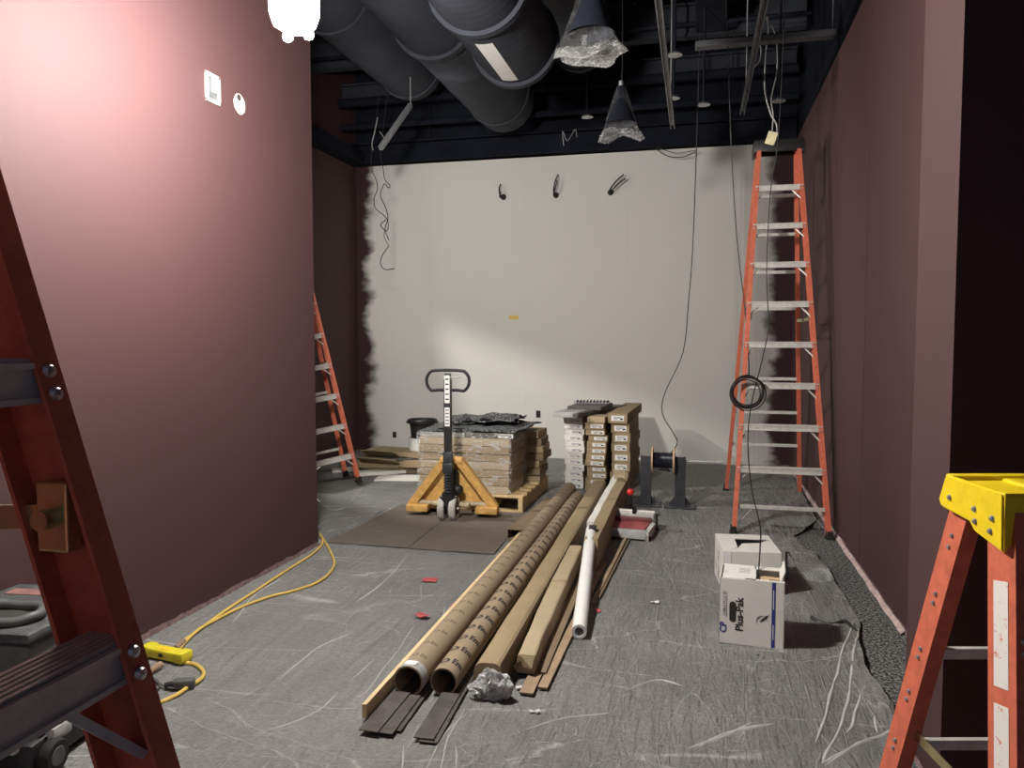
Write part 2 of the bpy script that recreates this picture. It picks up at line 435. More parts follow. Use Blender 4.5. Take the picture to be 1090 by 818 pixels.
# pale torn masking strip along the foot of the right wall
g = G(); pts = []
for k in range(60):
    y = 4.05 + k * (9.1 - 4.05) / 59
    pts.append((y, .018 + .022 * abs(mnoise.noise(Vector((y * 4, 0, 0)))) + .012 * mnoise.noise(Vector((y * 17, 3, 0)))))
t = bmesh.new(); top = []; bot = []; flo_ = []
for y, h in pts:
    o_ = .01 + .012 * abs(mnoise.noise(Vector((y * 9, 7, 0))))
    top.append(t.verts.new((.9985, y, h))); bot.append(t.verts.new((.996 - o_ * .6, y, .012))); flo_.append(t.verts.new((.990 - o_ * 1.1, y, .005)))
for k in range(59):
    t.faces.new((top[k], top[k + 1], bot[k + 1], bot[k])); t.faces.new((bot[k], bot[k + 1], flo_[k + 1], flo_[k]))
g._put(t); struct('baseboard_right', g, simple('pale_masking', (.50, .38, .36), .7, 0, .3, 15))

# ------------------------------------------------------------------ plastic sheets on the floor
EDGE = [(-1.0, .66), (2.766, .679), (3.176, .754), (3.464, .722), (3.831, .747), (4.169, .812), (4.472, .815), (4.766, .798), (5.211, .79), (5.636, .735), (5.849, .66), (6.1, .80), (6.5, .93), (9.2, .99)]
def xr(y):
    for (a, b), (c, d) in zip(EDGE, EDGE[1:]):
        if y <= c: return b + (d - b) * (y - a) / (c - a)
    return .99
def ridge(x, y, ang, f, s, k):
    ca, sa = math.cos(ang), math.sin(ang); u = x * ca + y * sa; v = -x * sa + y * ca
    q = mnoise.noise(Vector((u * .35 * f, v * f, s)))
    return max(0, 1 - abs(q) * k)
def sheet_z(x, y, xe, seed):
    z = .003 + .0035 * ridge(x, y, .5, 2.2, seed, 9) + .003 * ridge(x, y, -.9, 1.8, seed + 5, 10) + .002 * ridge(x, y, 1.3, 3.0, seed + 9, 8)
    e = max(0, 1 - (xe - x) / .6) if seed == 1 else 0
    return z + e * ((.026 if y < 3.7 else .022) * ridge(x, y, 1.35, 3.4, 20, 4) + .012 * ridge(x, y, .9, 5, 21, 5)) + e * e * .004
def sheet(name, x0, xfn, y0, y1, nx, ny, label, seed):
    t = bmesh.new(); V = []
    for j in range(ny + 1):
        y = y0 + (y1 - y0) * j / ny; xe = xfn(y); row = []
        for i in range(nx + 1):
            s_ = i / nx; x = x0 + (xe - x0) * s_
            z = sheet_z(x, y, xe, seed)
            xx = x + (.012 * mnoise.noise(Vector((y * 6, 1, 2))) if i == nx else 0)
            row.append(t.verts.new((xx, y, z)))
        V.append(row)
    for j in range(ny):
        for i in range(nx): t.faces.new((V[j][i], V[j][i + 1], V[j + 1][i + 1], V[j + 1][i]))
    g = G(); g._put(t); o = g.out(name, M['sheet'], None, True)
    for p in o.data.polygons: p.use_smooth = True
    return tag(o, label, 'plastic sheet')
sheet('plastic_sheet', XL + .005, xr, -.6, YB - .01, 130, 300, 'wrinkled dusty grey plastic sheet covering most of the floor', 1)
sheet('plastic_sheet', XBL + .01, lambda y: XL + .003, 4.87, YB - .01, 40, 90, 'grey plastic sheet on the floor of the recess behind the left wall', 3)

# long pleats standing up out of the big sheet
big = bpy.data.objects['plastic_sheet']
m_fold = simple('plastic_fold', (.44, .435, .42), .45, 0, .15, 30, .2)
def pleat(px, w_=.009, h=.007):
    P = catmull([fz(x, y, .004) for x, y in px], 6); t = bmesh.new(); rows = []
    for i, p in enumerate(P):
        d = (P[min(i + 1, len(P) - 1)] - P[max(i - 1, 0)]).normalized(); sd = Vector((-d.y, d.x, 0))
        k = min(1, min(i, len(P) - 1 - i) / 3 + .15) * (.75 + .5 * mnoise.noise(p * 7))
        p = p + sd * .01 * mnoise.noise(p * 5)
        row = []
        for u, z in ((-1, -.4), (-.35, .8), (.1, 1), (.5, .7), (1, -.4)):
            q = p + sd * w_ * k * u; q.z = sheet_z(q.x, q.y, xr(q.y), 1) + .0008 + h * k * z; row.append(t.verts.new(q))
        rows.append(row)
    for A, B in zip(rows, rows[1:]):
        for q in range(4): t.faces.new((A[q], A[q + 1], B[q + 1], B[q]))
    g = G(); g._put(t); return g.out('pleat', m_fold, big, True)
def pc_(L_, sc_, ox, oy): return [(x / sc_ + ox, y / sc_ + oy) for x, y in L_]
for L_ in ([(545, 370), (505, 480), (475, 590), (460, 660), (425, 750)], [(555, 400), (535, 520), (520, 640), (480, 740), (445, 810)], [(560, 600), (540, 690), (510, 720)],
           [(70, 755), (160, 710), (300, 685)], [(30, 760), (140, 725), (230, 680)], [(450, 815), (560, 750), (660, 715)], [(440, 810), (520, 770), (600, 740)], [(610, 670), (615, 720)]):
    pleat(pc_(L_, 2.862, 720, 532), .010, .006)
for L_ in ([(180, 90), (120, 160), (60, 215), (0, 255)], [(195, 335), (150, 400), (100, 470), (40, 550), (0, 580)], [(165, 740), (150, 830)], [(365, 620), (340, 660), (300, 740), (280, 840)],
           [(330, 740), (335, 830)], [(60, 450), (-20, 520)], [(215, 200), (220, 250)], [(300, 270), (290, 310)], [(560, 690), (700, 650), (855, 635)], [(380, 625), (300, 700), (230, 830)],
           [(-60, 560), (-160, 640), (-330, 700)], [(-20, 360), (-140, 420), (-260, 520)], [(-260, 180), (-340, 230), (-420, 330)], [(-100, -20), (-170, 40), (-190, 110)], [(900, 560), (1010, 520), (1100, 540)]):
    pleat(pc_(L_, 3.17, 380, 560), .005, .004)

# brown hardboard laid on the sheet
a = [(-1.324, 4.917), (-1.368, 6.165), (-2.40, 6.275), (-2.50, 5.95), (-2.54, 4.93)]
tag(G().poly([(x, y, .009) for x, y in [(-1.324, 4.917), (-1.368, 6.165), (-1.98, 6.20), (-1.94, 4.92)]], (0, 0, .005)).out('hardboard_panel', M['hardboard']),
    'brown hardboard panel on the floor under the front of the pallet', 'board', 'brown hardboard floor panels')
tag(G().poly([(x, y, .009) for x, y in [(-1.947, 4.93), (-1.987, 6.20), (-2.52, 6.25), (-2.56, 4.93)]], (0, 0, .004)).out('hardboard_panel', M['hardboard']),
    'brown hardboard panel on the floor nearer the corner of the left wall', 'board', 'brown hardboard floor panels')

# ================================================================== LAMP
L = thing('work_light', LAMP, 0, 'bright hanging work light glaring white beside the left wall', 'lamp')
for mt, nm, g in (
    (M['led'], 'diffuser', G().lathe([(.001, -.10), (.045, -.10), (.085, -.075), (.1, -.03), (.1, .06), (.085, .10), (.001, .10)], seg=20)),
    (M['white'], 'housing', G().lathe([(.001, .105), (.088, .105), (.088, .17), (.03, .2), (.001, .2)], seg=24)),
    (M['black'], 'cable', G().tube([(0, 0, .2), (.005, 0, .45), (-.02, .01, .92)], .006, 8))):
    g.out(nm, mt, L, True)
for k in range(3):
    ang = k * 2 * PI / 3 + .5
    p = (.055 * math.cos(ang), .055 * math.sin(ang), -.107)
    G().sphere(p, .022, sub=2).out('bulb', M['led'], L, True)
# unseen rig added behind the left wall; its flags cut the bright wedge
F = thing('wedge_fill_rig', (FILL_POS.x, FILL_POS.y, 0), 0, 'added unseen fill light with beam flags behind the left wall', 'lamp')
def beamp(tx, tz, k=.045): return (Vector((tx, YB, tz)) - FILL_POS) * k
def loc(v): return Vector((v.x, v.y, v.z + FILL_POS.z))
A_ = beamp(-3.22, 1.65); B_ = beamp(-1.6, 1.07); B2 = beamp(1.9, -.2); C_ = beamp(-2.9, .45); D_ = beamp(-2.72, -.1)
up_ = Vector((0, 0, .30)); lf_ = Vector((-.30, 0, 0))
G().poly([loc(A_), loc(B2), loc(B2 + up_), loc(A_ + up_)], (0, .002, 0)).poly([loc(A_ + up_), loc(A_ + up_ + lf_), loc(A_ + lf_ * 1.0 - up_ * 1.2), loc(D_ - up_), loc(D_), loc(A_)], (0, .002, 0)).out('beam_mask', M['black'], F)  # plates added to outline the wedge of light
G().box((0, -.16, FILL_POS.z), (.34, .06, .3), bev=.01).out('housing', M['black'], F)
G().box((-.30, -.02, FILL_POS.z), (.02, .35, .5)).out('side_flag', M['black'], F)
g = G()
for k in range(3):
    a = k * 2 * PI / 3; g.cyl((0, -.16, .7), (.45 * math.cos(a), .3 * math.sin(a) - .16, .01), .012)
g.cyl((0, -.16, .6), (0, -.16, FILL_POS.z - .15), .016).out('stand', M['black'], F)

# ================================================================== CEILING SERVICES
def duct(name, x, z, r, y0, y1, label, rings=(), grp=None):
    T = thing(name, (x, y1, z), 0, label, 'duct', grp)
    g = G(); t = bmesh.new(); seg = 40; rows = []
    y = y0 - y1
    n = int((y1 - y0) / .02)
    prof = []
    for k in range(n + 1): prof.append((r + (.0016 if k % 4 == 0 else 0), (y0 - y1) + (y1 - y0) * k / n))
    prof += [(r * .985, .012), (r * .93, .02), (.001, .02)]
    g.lathe([(rr, zz) for rr, zz in prof], seg=seg, axis=(0, 1, 0)).out('duct_body', M['duct_paint'], T, True)
    for yy, rr in rings:
        G().lathe([(r, -.03), (rr, -.03), (rr, .03), (r, .03)], c=(0, yy - y1, 0), seg=seg, axis=(0, 1, 0)).out('flange', M['duct_paint'], T, True)
    for yy in [y0 + .8, (y0 + y1) / 2, y1 - .5]: G().cyl((0, yy - y1, r), (0, yy - y1, ZC - z), .006, seg=6).out('hanger_rod', M['dark_steel'], T)
    return T
duct('spiral_duct', -2.11, 4.05, .33, 2.5, 8.3, 'longest black spiral duct reaching furthest back under the ceiling', [(6.0, .36), (8.0, .345)], None)
d2 = duct('round_duct', -1.42, 3.75, .315, 2.5, 6.0, 'black round duct with a white label on its belly', [(4.9, .345), (5.93, .345)])
duct('round_duct', -1.21, 4.43, .28, 2.5, 7.9, 'thin black round duct behind the upper bagged pendant', [(7.8, .295)])
duct('round_duct', -3.0, 4.33, .34, 2.5, 7.85, 'leftmost black round duct half hidden by the long spiral duct', [(7.75, .355), (6.0, .36)])
# label on duct 2 belly
t = bmesh.new(); ss = []
for j in range(2):
    for k in range(7):
        a = math.radians(-104 + 22 * k / 6); ss.append(t.verts.new((.3205 * math.cos(a), -.92 + .75 * j, .3205 * math.sin(a))))
for k in range(6): t.faces.new((ss[k], ss[k + 1], ss[k + 8], ss[k + 7]))
g = G(); g._put(t); o = g.out('duct_label', M['label'], d2); o['label'] = 'white paper label'
# joists
for i, (yy, zz, hh) in enumerate([(3.2, 4.75, .3), (4.4, 4.75, .3), (5.6, 4.75, .3), (6.8, 4.7, .3), (8.0, 4.6, .3), (8.75, 4.4, .22)]):
    g = G().box((-1.65, yy, zz + hh / 2), (5.2, .12, .02)).box((-1.65, yy, zz - hh / 2), (5.2, .12, .02)).box((-1.65, yy, zz), (5.2, .02, hh))
    struct('trim_joist_%d' % (i + 1), g, M['duct_paint'])
# conduits and pipes across the room
for i, (yy, zz, r, x0, x1, nm, lb) in enumerate([
    (8.6, 3.98, .035, -4.2, .95, 'pipe', 'black pipe crossing the room just in front of the back beam'),
    (8.55, 4.25, .05, -4.2, .95, 'pipe', 'thicker black pipe crossing above the end of the spiral duct'),
    (7.6, 4.42, .02, -4.2, .95, 'conduit', 'thin black conduit crossing the ceiling beyond the ducts'),
    (7.2, 4.5, .018, -4.2, -.6, 'conduit', 'thin black conduit on the left half of the ceiling'),
    (8.9, 3.86, .012, -4.2, .95, 'conduit', 'thinnest conduit running right along the back beam')]):
    tag(G().cyl((x0, yy, zz), (x1, yy, zz), r, seg=14).cyl((-3.2, yy, zz), (-3.2, yy, ZC), .005, seg=6).cyl((.3 if x1 > 0 else -1, yy, zz), (.3 if x1 > 0 else -1, yy, ZC), .005, seg=6).out(nm, M['black_paint'], None, True), lb, 'pipe')
a = fy(740, 49, 6.4); b = fy(892, 38, 6.4)
tag(G().box(((a.x + .97) / 2, 6.4, a.z), (.97 - a.x, .10, .05), bev=.008).cyl((.42, 6.4, a.z), (.42, 6.4, ZC), .006).cyl((.95, 6.4, a.z), (.95, 6.4, ZC), .006).out('cable_tray', simple('grey_channel', (.07, .07, .075), .5)), 'grey channel hung across the ceiling above the tall ladder', 'channel')
# dark duct box at the upper right
tag(G().box((.72, 5.0, 4.55), (.4, 3.2, .4), bev=.01).cyl((.62, 4.2, 4.7), (.62, 4.2, ZC), .01).out('rectangular_duct', M['duct_paint']), 'black rectangular duct under the ceiling over the right wall', 'duct')
tag(G().box((.06, 5.5, 4.55), (.28, 4.6, .3), bev=.01).cyl((.06, 5, 4.7), (.06, 5, ZC), .01).out('rectangular_duct', M['black_paint']), 'black rectangular duct above the hanging cables', 'duct')
# unistrut channels running front to back
UC = [(-.02, -.02), (.02, -.02), (.02, .02), (.012, .02), (.012, -.012), (-.012, -.012), (-.012, .02), (-.02, .02)]
def channel(p0, p1, label, mat, rods=True):
    T = thing('strut_channel', p1, 0, label, 'channel'); p0 = Vector(p0); p1 = Vector(p1)
    g = G().beam(p0 - p1, (0, 0, 0), UC, (1, 0, 0)); g.out('channel', mat, T)
    if rods:
        for k in (.12, .6, .95):
            q = (p0 - p1) * k
            G().cyl(q, (q.x, q.y, ZC - p1.z), .006, seg=8).out('threaded_rod', M['galv'], T)
    return T
e = fy(716, 135, 7.2); channel((e.x + .02, 2.6, e.z), e, 'bright steel strut channel running towards the back wall, centre of ceiling', simple('strut_steel', (.22, .22, .23), .4, .6))
e = fy(790, 120, 7.4); channel((e.x + .02, 2.6, e.z), e, 'dark strut channel that the bundled white wires hang from', simple('strut_dark', (.10, .10, .11), .45, .6))
p0 = fy(437, 112, 7.3); p1 = fy(405, 158, 6.9)
T = channel(p0, p1, 'short strut channel hanging askew above the left cables', simple('strut_bright', (.42, .42, .44), .35, .7), False)
G().cyl(Vector(p0) - Vector(p1), (p0.x - p1.x, p0.y - p1.y, ZC - p1.z), .005, seg=8).out('hanger_wire', M['galv'], T)
# sprinkler heads / escutcheons
for px, py, Y0, lb in ((749, 112, 7.2, 'small round ceiling disc beside the dark strut channel'), (717, 105, 7.6, 'small round ceiling disc beside the bright strut channel'), (718, 59, 6.3, 'small round ceiling disc highest over the bright strut channel'), (829, 108, 7.2, 'small round ceiling disc nearest the right wall'), (625, 125, 7.9, 'small round ceiling disc left of the lower bagged pendant')):
    p = fy(px, py, Y0); T = thing('sprinkler_head', p, 0, lb, 'sprinkler')
    G().lathe([(.001, 0), (.06, .0), (.045, .018), (.012, .03), (.001, .03)], seg=20).out('escutcheon', M['galv'], T, True)
    G().cyl((0, 0, .03), (0, 0, ZC - p.z), .012, seg=8).out('drop_pipe', M['black_paint'], T)
# bagged pendants
def pendant(p, h, w, lean, label, seed):
    T = thing('pendant_lamp', p, 0, label, 'pendant lamp')
    G().tube([(0, 0, 0), (.01, 0, .3), (-.01, .02, ZC - p[2])], .004, 6).out('cord', M['wire'], T)
    G().lathe([(.001, 0), (.03, 0), (.035, -.09), (.06, -.14), (w * .42, -h * .72), (w * .40, -h * .72), (.055, -.15), (.001, -.1)], seg=28).out('lamp_shade', M['black_paint'], T, True)
    G().cyl((0, 0, -.01), (0, 0, .04), .018, seg=14).out('cord_grip', M['galv'], T, True)
    g = G(); t = bmesh.new(); seg = 44; rings = []
    prof = [(.02, .02), (.045, -.04), (.15 * w + .02, -h * .25), (.27 * w + .01, -h * .5), (.39 * w, -h * .75), (.45 * w, -h * .88), (.5 * w, -h)]
    for i, (r, z) in enumerate(prof):
        ring = []
        for k in range(seg):
            a = 2 * PI * k / seg; fl_ = i / (len(prof) - 1)
            rr = r * (1 + .16 * fl_ * mnoise.noise(Vector((math.cos(a) * 3, math.sin(a) * 3, seed + i * .4))) + .05 * math.sin(9 * a + i))
            ring.append(t.verts.new((rr * math.cos(a) * (1 + .25 * fl_) + lean * fl_, rr * math.sin(a) * .6, z + fl_ * fl_ * (.03 * math.sin(2 * a + seed) + .012 * math.sin(5 * a)))))
        rings.append(ring)
    for A, B in zip(rings, rings[1:]):
        for k in range(seg): t.faces.new((A[k], A[(k + 1) % seg], B[(k + 1) % seg], B[k]))
    # gathered bottom of the bag
    c = t.verts.new((lean, 0, -h * .93))
    for k in range(seg): t.faces.new((rings[-1][k], rings[-1][(k + 1) % seg], c))
    for f in t.faces: f.material_index = 1 if f.calc_center_median().z < -h * .86 else 0
    mis = [f.material_index for f in t.faces]
    g._put(t); 
    for f, q in zip(g.b.faces, mis): f.material_index = q
    g.out('plastic_bag', [M['bag'], M['bag_fold']], T, True)['label'] = 'clear crinkled plastic bag'
p = fy(630, -28, 4.6); pendant(p, .48, .33, -.02, 'nearer bagged pendant lamp, cut by the top of the view', 2.1)
p = fy(661, 92, 6.2); pendant(p, .40, .28, .0, 'further bagged pendant lamp hanging lower above the white wall', 5.3)

# ------------------------------------------------------------------ hanging cables
def cable(pts, r, mat, name, label, cat='cable', grp=None, seg=6, sm=6):
    return tag(G().tube(pts, r, seg, smooth=sm).out(name, mat, None, True), label, cat, grp)
cable([fy(745, 40, 7.0), fy(744, 75, 7.0), fy(738, 250, 7.0), fy(733, 320, 7.0), fy(727, 375, 7.0), fy(708, 418, 6.95), fy(705, 440, 6.9), fy(716, 460, 6.85), fy(721, 472, 6.8), fy(712, 485, 6.76)], .005, M['wire'], 'hanging_cable', 'long black cable hanging from the ceiling down to the cable reel')
cable([fy(771, -40, 6.4), fy(775, 60, 6.4), fy(779, 170, 6.4), fy(785, 260, 6.4), fy(793, 330, 6.35), fy(797, 385, 6.2), fy(797, 400, 6.12)], .0048, M['wire'], 'hanging_cable', 'black cable hanging from the ceiling to the coil on the tall ladder')
cable([fy(836, -20, 5.6), fy(833, 60, 5.6), fy(828, 150, 5.6), fy(820, 205, 5.6), fy(816, 290, 5.5), fy(818, 345, 5.4), fy(812, 380, 5.3), fy(800, 430, 5.0), fy(796, 470, 4.8), fy(800, 520, 4.5), fy(809, 560, 4.2), fy(809, 585, 4.0), Vector((.285, 3.81, .27))], .0035, M['wire'], 'hanging_cable', 'black cable falling in front of the tall ladder into the front carton')
def bundle(lb, ptss, rs, mat): 
    g = G()
    for pp, r in zip(ptss, rs): g.tube(pp, r, 6, smooth=6)
    return tag(g.out('wire_bundle', mat, None, True), lb, 'cable')
Y0 = 6.6
bundle('loose pale wires looping from the strut channel above the tall ladder', [
    [fy(817, 20, Y0), fy(807, 28, Y0), fy(805, 38, Y0), fy(810, 52, Y0), fy(808, 66, Y0), fy(797, 76, Y0)],
    [fy(816, 18, Y0), fy(818, 30, Y0), fy(815, 60, Y0), fy(814, 95, Y0), fy(820, 120, Y0), fy(827, 135, Y0), fy(825, 154, Y0)],
    [fy(817, 18, Y0), fy(826, 40, Y0), fy(827, 75, Y0), fy(821, 105, Y0), fy(823, 125, Y0), fy(820, 154, Y0)]], [.005, .006, .005], simple('grey_wire', (.35, .35, .34), .4))
Y0 = 8.0
bundle('tangled black wires hanging down the left of the white wall', [
    [Vector((-3.3, 8, 4.98)), fy(397, 150, Y0), fy(396, 180, Y0), fy(399, 188, Y0), fy(402, 200, Y0), fy(398, 212, Y0), fy(400, 222, Y0), fy(408, 229, Y0), fy(413, 236, Y0), fy(412, 246, Y0), fy(405, 240, Y0), fy(411, 234, Y0)],
    [Vector((-3.2, 8, 4.98)), fy(406, 150, Y0), fy(408, 180, Y0), fy(410, 192, Y0), fy(415, 197, Y0), fy(413, 200, Y0), fy(409, 196, Y0), fy(405, 208, Y0), fy(410, 220, Y0), fy(413, 232, Y0), fy(410, 244, Y0), fy(414, 256, Y0)],
    [fy(414, 262, Y0), fy(407, 272, Y0), fy(405, 281, Y0), fy(410, 287, Y0), fy(420, 286, Y0)],
    [fy(410, 244, Y0), fy(409, 252, Y0), fy(414, 262, Y0)]], [.005, .005, .005, .004], M['wire'])
bundle('short loose pale wires poking from the ceiling above the left cables', [
    [fy(397, 160, 7.5), fy(396, 152, 7.5), fy(399, 140, 7.5), fy(402, 125, 7.5)], [fy(406, 158, 7.5), fy(410, 150, 7.5), fy(404, 140, 7.5)], [fy(600, 155, 8.6), fy(599, 140, 8.6), fy(604, 150, 8.6), fy(612, 138, 8.6), fy(614, 146, 8.6)]], [.005, .005, .005], M['galv'])
bundle('thin black wire sagging under the back beam', [[fy(698, 158, 9.0), fy(710, 166, 9.0), fy(728, 167, 9.0), fy(742, 160, 9.0)], [fy(700, 157, 9.0), fy(720, 163, 9.0), fy(740, 160, 9.0)]], [.005, .004], M['wire'])
# wire stubs in the white wall
for i, (px, py, tips, lb) in enumerate([
    (536, 210, [(533, 196), (532, 204)], 'wire stub poking from the white wall, leftmost of the three'),
    (592, 208, [(594, 186), (593, 192)], 'wire stub poking from the white wall, middle of the three'),
    (650, 205, [(664, 186), (666, 190)], 'wire stub poking from the white wall, rightmost of the three')]):
    p = fy(px, py, YB); T = thing('wire_stub', p, 0, lb, 'wire')
    G().cyl((0, .002, 0), (0, -.012, 0), .035, seg=16).out('wall_hole', M['inside'], T)
    g = G()
    for k, (tx, ty) in enumerate(tips):
        q = fy(tx, ty, YB - .12) - p
        g.tube([(0, -.01, 0), (q.x * .15 - .02, -.09, q.z * .1 - .02 * k), (q.x * .6 - .02 + .02 * k, -.12, q.z * .6), q], .009, 6)
    g.out('wire', M['wire'], T, True)
p = fy(547, 338, YB); tag(G().box((p.x, YB - .002, p.z), (.12, .003, .05)).out('tape_strip', M['tape_y']), 'small yellow tape strip stuck on the white wall', 'tape')
def outlet(p, w, h, lb, axis='y', inner=M['inside'], frame=M['white']):
    T = thing('outlet_box', p, 0, lb, 'outlet box')
    if axis == 'y':
        G().box((0, -.004, 0), (w, .01, h), bev=.002).out('opening', inner, T); G().box((-w * .62, -.003, 0), (w * .2, .006, h)).out('cover_edge', frame, T)
    else:
        fr = G(); a = w / 2; b = h / 2; e = w * .14
        fr.box((.006, 0, b - e / 2), (.012, w, e), bev=.002).box((.006, 0, -b + e / 2), (.012, w, e), bev=.002).box((.006, a - e / 2, 0), (.012, e, h), bev=.002).box((.006, -a + e / 2, 0), (.012, e, h), bev=.002)
        fr.out('frame', frame, T); G().box((.003, 0, 0), (.004, w - e * 2, h - e * 2)).out('opening', inner, T); G().box((.008, .01, .02), (.006, w * .3, h * .5)).out('wire_end', M['greylight'], T)
    return T
outlet(fy(573, 441, YB), .055, .085, 'black outlet opening in the white wall above the pallet')
outlet(fy(420, 463, YB), .05, .075, 'small black outlet opening in the white wall left of the bucket')
outlet(fx(225.5, 94.5, XL), .125, .155, 'white square box opening high on the left wall', 'x', M['greyplast'])
T = thing('round_wall_hole', fx(255, 111, XL), 0, 'round unpainted cut-out high on the left wall', 'wall hole')
g = G(); g.lathe([(.001, .004), (.052, .004), (.058, .0)], seg=24, axis=(1, 0, 0)).jitter(.004, 30).out('patch', M['plaster'], T, True)
G().lathe([(.001, 0), (.018, 0), (.018, -.003)], c=(.006, -.012, .034), seg=14, axis=(1, 0, 0)).out('opening', M['inside'], T)

# ================================================================== LADDERS
CH = [(0, -.038), (0, .038), (.03, .038), (.03, .033), (.0045, .033), (.0045, -.033), (.03, -.033), (.03, -.038)]
def scaled(prof, s): return [(a * s[0], b * s[1]) for a, b in prof]
def ladder(loc_, rz, H, wt, wb, rf, rb, steps, capd, label, capm, name='step_ladder', rs=(1, 1), bars=None, tilt=None, bottom_bar=True, braces=True, cup=False, spread_z=None, labels=False, stepd=.06, rear_th=.028, name_near=False):
    T = thing(name, loc_, rz, label, 'ladder')
    if tilt: T.rotation_euler = tilt
    cp = capd * .28
    def rp(side, front, z):
        k = 1 - z / H; wx = (wt + (wb - wt) * k) / 2
        return Vector((side * wx, (-cp - rf * k) if front else (cp + rb * k), z))
    zt = H - .03
    for s in (-1, 1):
        G().beam(rp(s, True, .03), rp(s, True, zt), scaled(CH, (rs[0], rs[1] if s < 0 else rs[1])), (-s, 0, 0)).out('rail', M['orange'], T)
        G().beam(rp(s, False, .03), rp(s, False, zt), scaled(CH, (rs[0], rs[1] * .72)), (-s, 0, 0)).out('rail', M['orange'], T)
        for fr in (True, False):
            p = rp(s, fr, 0); sy = .085 * rs[1] * (1 if fr else .75)
            G().box((p.x - s * .012, p.y, .03), (.042, sy, .06), bev=.006).box((p.x - s * .012, p.y, .006), (.055, sy * 1.15, .012), bev=.003).out('foot', M['rubber'], T)
    for z in steps:
        a = rp(-1, True, z); b = rp(1, True, z)
        g = G().box((0, a.y, z + .02), (b.x - a.x - .008, stepd, .004)).box((0, a.y - stepd / 2, z), (b.x - a.x - .008, .004, .044)).box((0, a.y + stepd / 2, z + .005), (b.x - a.x - .008, .004, .034))
        for k in range(6): g.box((0, a.y - stepd * .42 + k * stepd * .168, z + .0235), (b.x - a.x - .012, .006, .003))
        g.box((0, a.y - stepd / 2 - .004, z + .018), (b.x - a.x - .012, .006, .006)).box((0, a.y - stepd / 2 - .004, z - .018), (b.x - a.x - .012, .006, .006))
        st = g.out('step', M['alu'], T)
        for s in (-1, 1):
            for dz in (-.012, .012):
                p = rp(s, True, z + dz); rv = G(); rv.lathe([(.001, -.006), (.006, -.005), (.008, 0), (.001, 0)], c=(p.x - s * .016, p.y - .038 * rs[1] - .001, p.z), seg=10, axis=(0, 1, 0))
                rv.out('rivet', M['galv'], st, True)
        if braces and not (name_near and z > 1.2):
            for s in (-1, 1):
                g = G(); p = rp(s, True, z - .11); g.beam((p.x - s * .006, p.y, p.z), (p.x - s * .10, a.y, z - .012), [(-.005, -.01), (.005, -.01), (.005, .01), (-.005, .01)], (0, 0, 1))
                g.out('knee_brace', M['alu'], st)
    for z in (bars if bars is not None else steps):
        a = rp(-1, False, z); b = rp(1, False, z)
        G().box((0, a.y, z), (b.x - a.x - .006, .018, rear_th), bev=.002).out('rear_brace', M['alu'], T)
    if bottom_bar:
        z = bottom_bar; a = rp(-1, True, z); b = rp(1, True, z)
        g = G().box((0, a.y, z), (b.x - a.x - .006, .03, .026), bev=.002)
        g.beam((b.x - .01, b.y, z - .16), (b.x - .14, b.y, z - .01), [(-.001, -.009), (.001, -.009), (.001, .009), (-.001, .009)], (0, 0, 1))
        g.beam((a.x + .01, a.y, z - .16), (a.x + .14, a.y, z - .01), [(-.001, -.009), (.001, -.009), (.001, .009), (-.001, .009)], (0, 0, 1)).out('bottom_brace', M['alu'], T)
    # spreaders
    sz = spread_z or H * .5
    for s in (-1, 1):
        a = rp(s, True, sz); b = rp(s, False, sz); m = (a + b) / 2 + Vector((0, 0, .0)); off = Vector((-s * .022, 0, 0))
        g = G().beam(a + off, m + off + Vector((0, 0, -.01)), [(-.0015, -.013), (.0015, -.013), (.0015, .013), (-.0015, .013)], (1, 0, 0)).beam(b + off * 1.25, m + off * 1.25 + Vector((0, 0, -.01)), [(-.0015, -.013), (.0015, -.013), (.0015, .013), (-.0015, .013)], (1, 0, 0))
        g.cyl(m + off * .7 + Vector((0, 0, -.01)), m + off * 1.6 + Vector((0, 0, -.01)), .009, seg=12)
        sp = g.out('spreader', M['brass'], T)
        G().box(a + off * .8, (.02, .04, .075), bev=.003).cyl(a + off * .4, a + off * 2.0, .011, seg=14).out('bracket', M['brass'], sp)
    # cap
    cx = wt + .06
    if capm == 'black':
        g = G().box((0, 0, H - .005), (cx, capd, .05), bev=.012).box((0, -capd * .47, H - .04), (cx, .02, .075), bev=.005).box((0, capd * .47, H - .035), (cx, .02, .06), bev=.005)
        for s in (-1, 1): g.box((s * cx / 2 * .96, 0, H - .045), (.022, capd * .95, .09), bev=.006)
        g.out('cap', M['black'], T, True)
    else:
        hl = cx / 2
        g = G()
        side = [(-capd / 2, H + .018), (-capd / 2 - .006, H - .112), (-capd * .08, H - .090), (-capd * .0, H - .072), (capd / 2 + .0, H - .062), (capd / 2 + .012, H - .045), (capd / 2 - .012, H + .012), (capd / 2 - .03, H + .02)]
        for s in (-1, 1):
            g.poly([(s * hl, y, z) for y, z in side], (-s * .014, 0, 0))
        bmesh.ops.bevel(g.b, geom=list(g.b.edges), offset=.004, segments=2, affect='EDGES')
        # top slab with tool tray recess, front skirt and rear skirt
        g.box((0, 0, H + .006), (cx - .01, capd - .05, .012), bev=.003)
        g.box((0, -capd / 2 + .012, H + .013), (cx - .004, .03, .012), bev=.005).box((0, capd / 2 - .028, H + .016), (cx - .004, .035, .014), bev=.006)
        fr = [(-hl + .004, H + .016), (hl - .004, H + .016), (hl - .004, H - .10), (hl - .07, H - .10), (hl - .10, H - .05), (-hl + .10, H - .05), (-hl + .07, H - .10), (-hl + .004, H - .10)]
        g.poly([(x, -capd / 2 - .003, z) for x, z in fr], (0, .012, 0)); g.box((0, capd / 2 - .01, H - .012), (cx - .01, .012, .05), bev=.004)
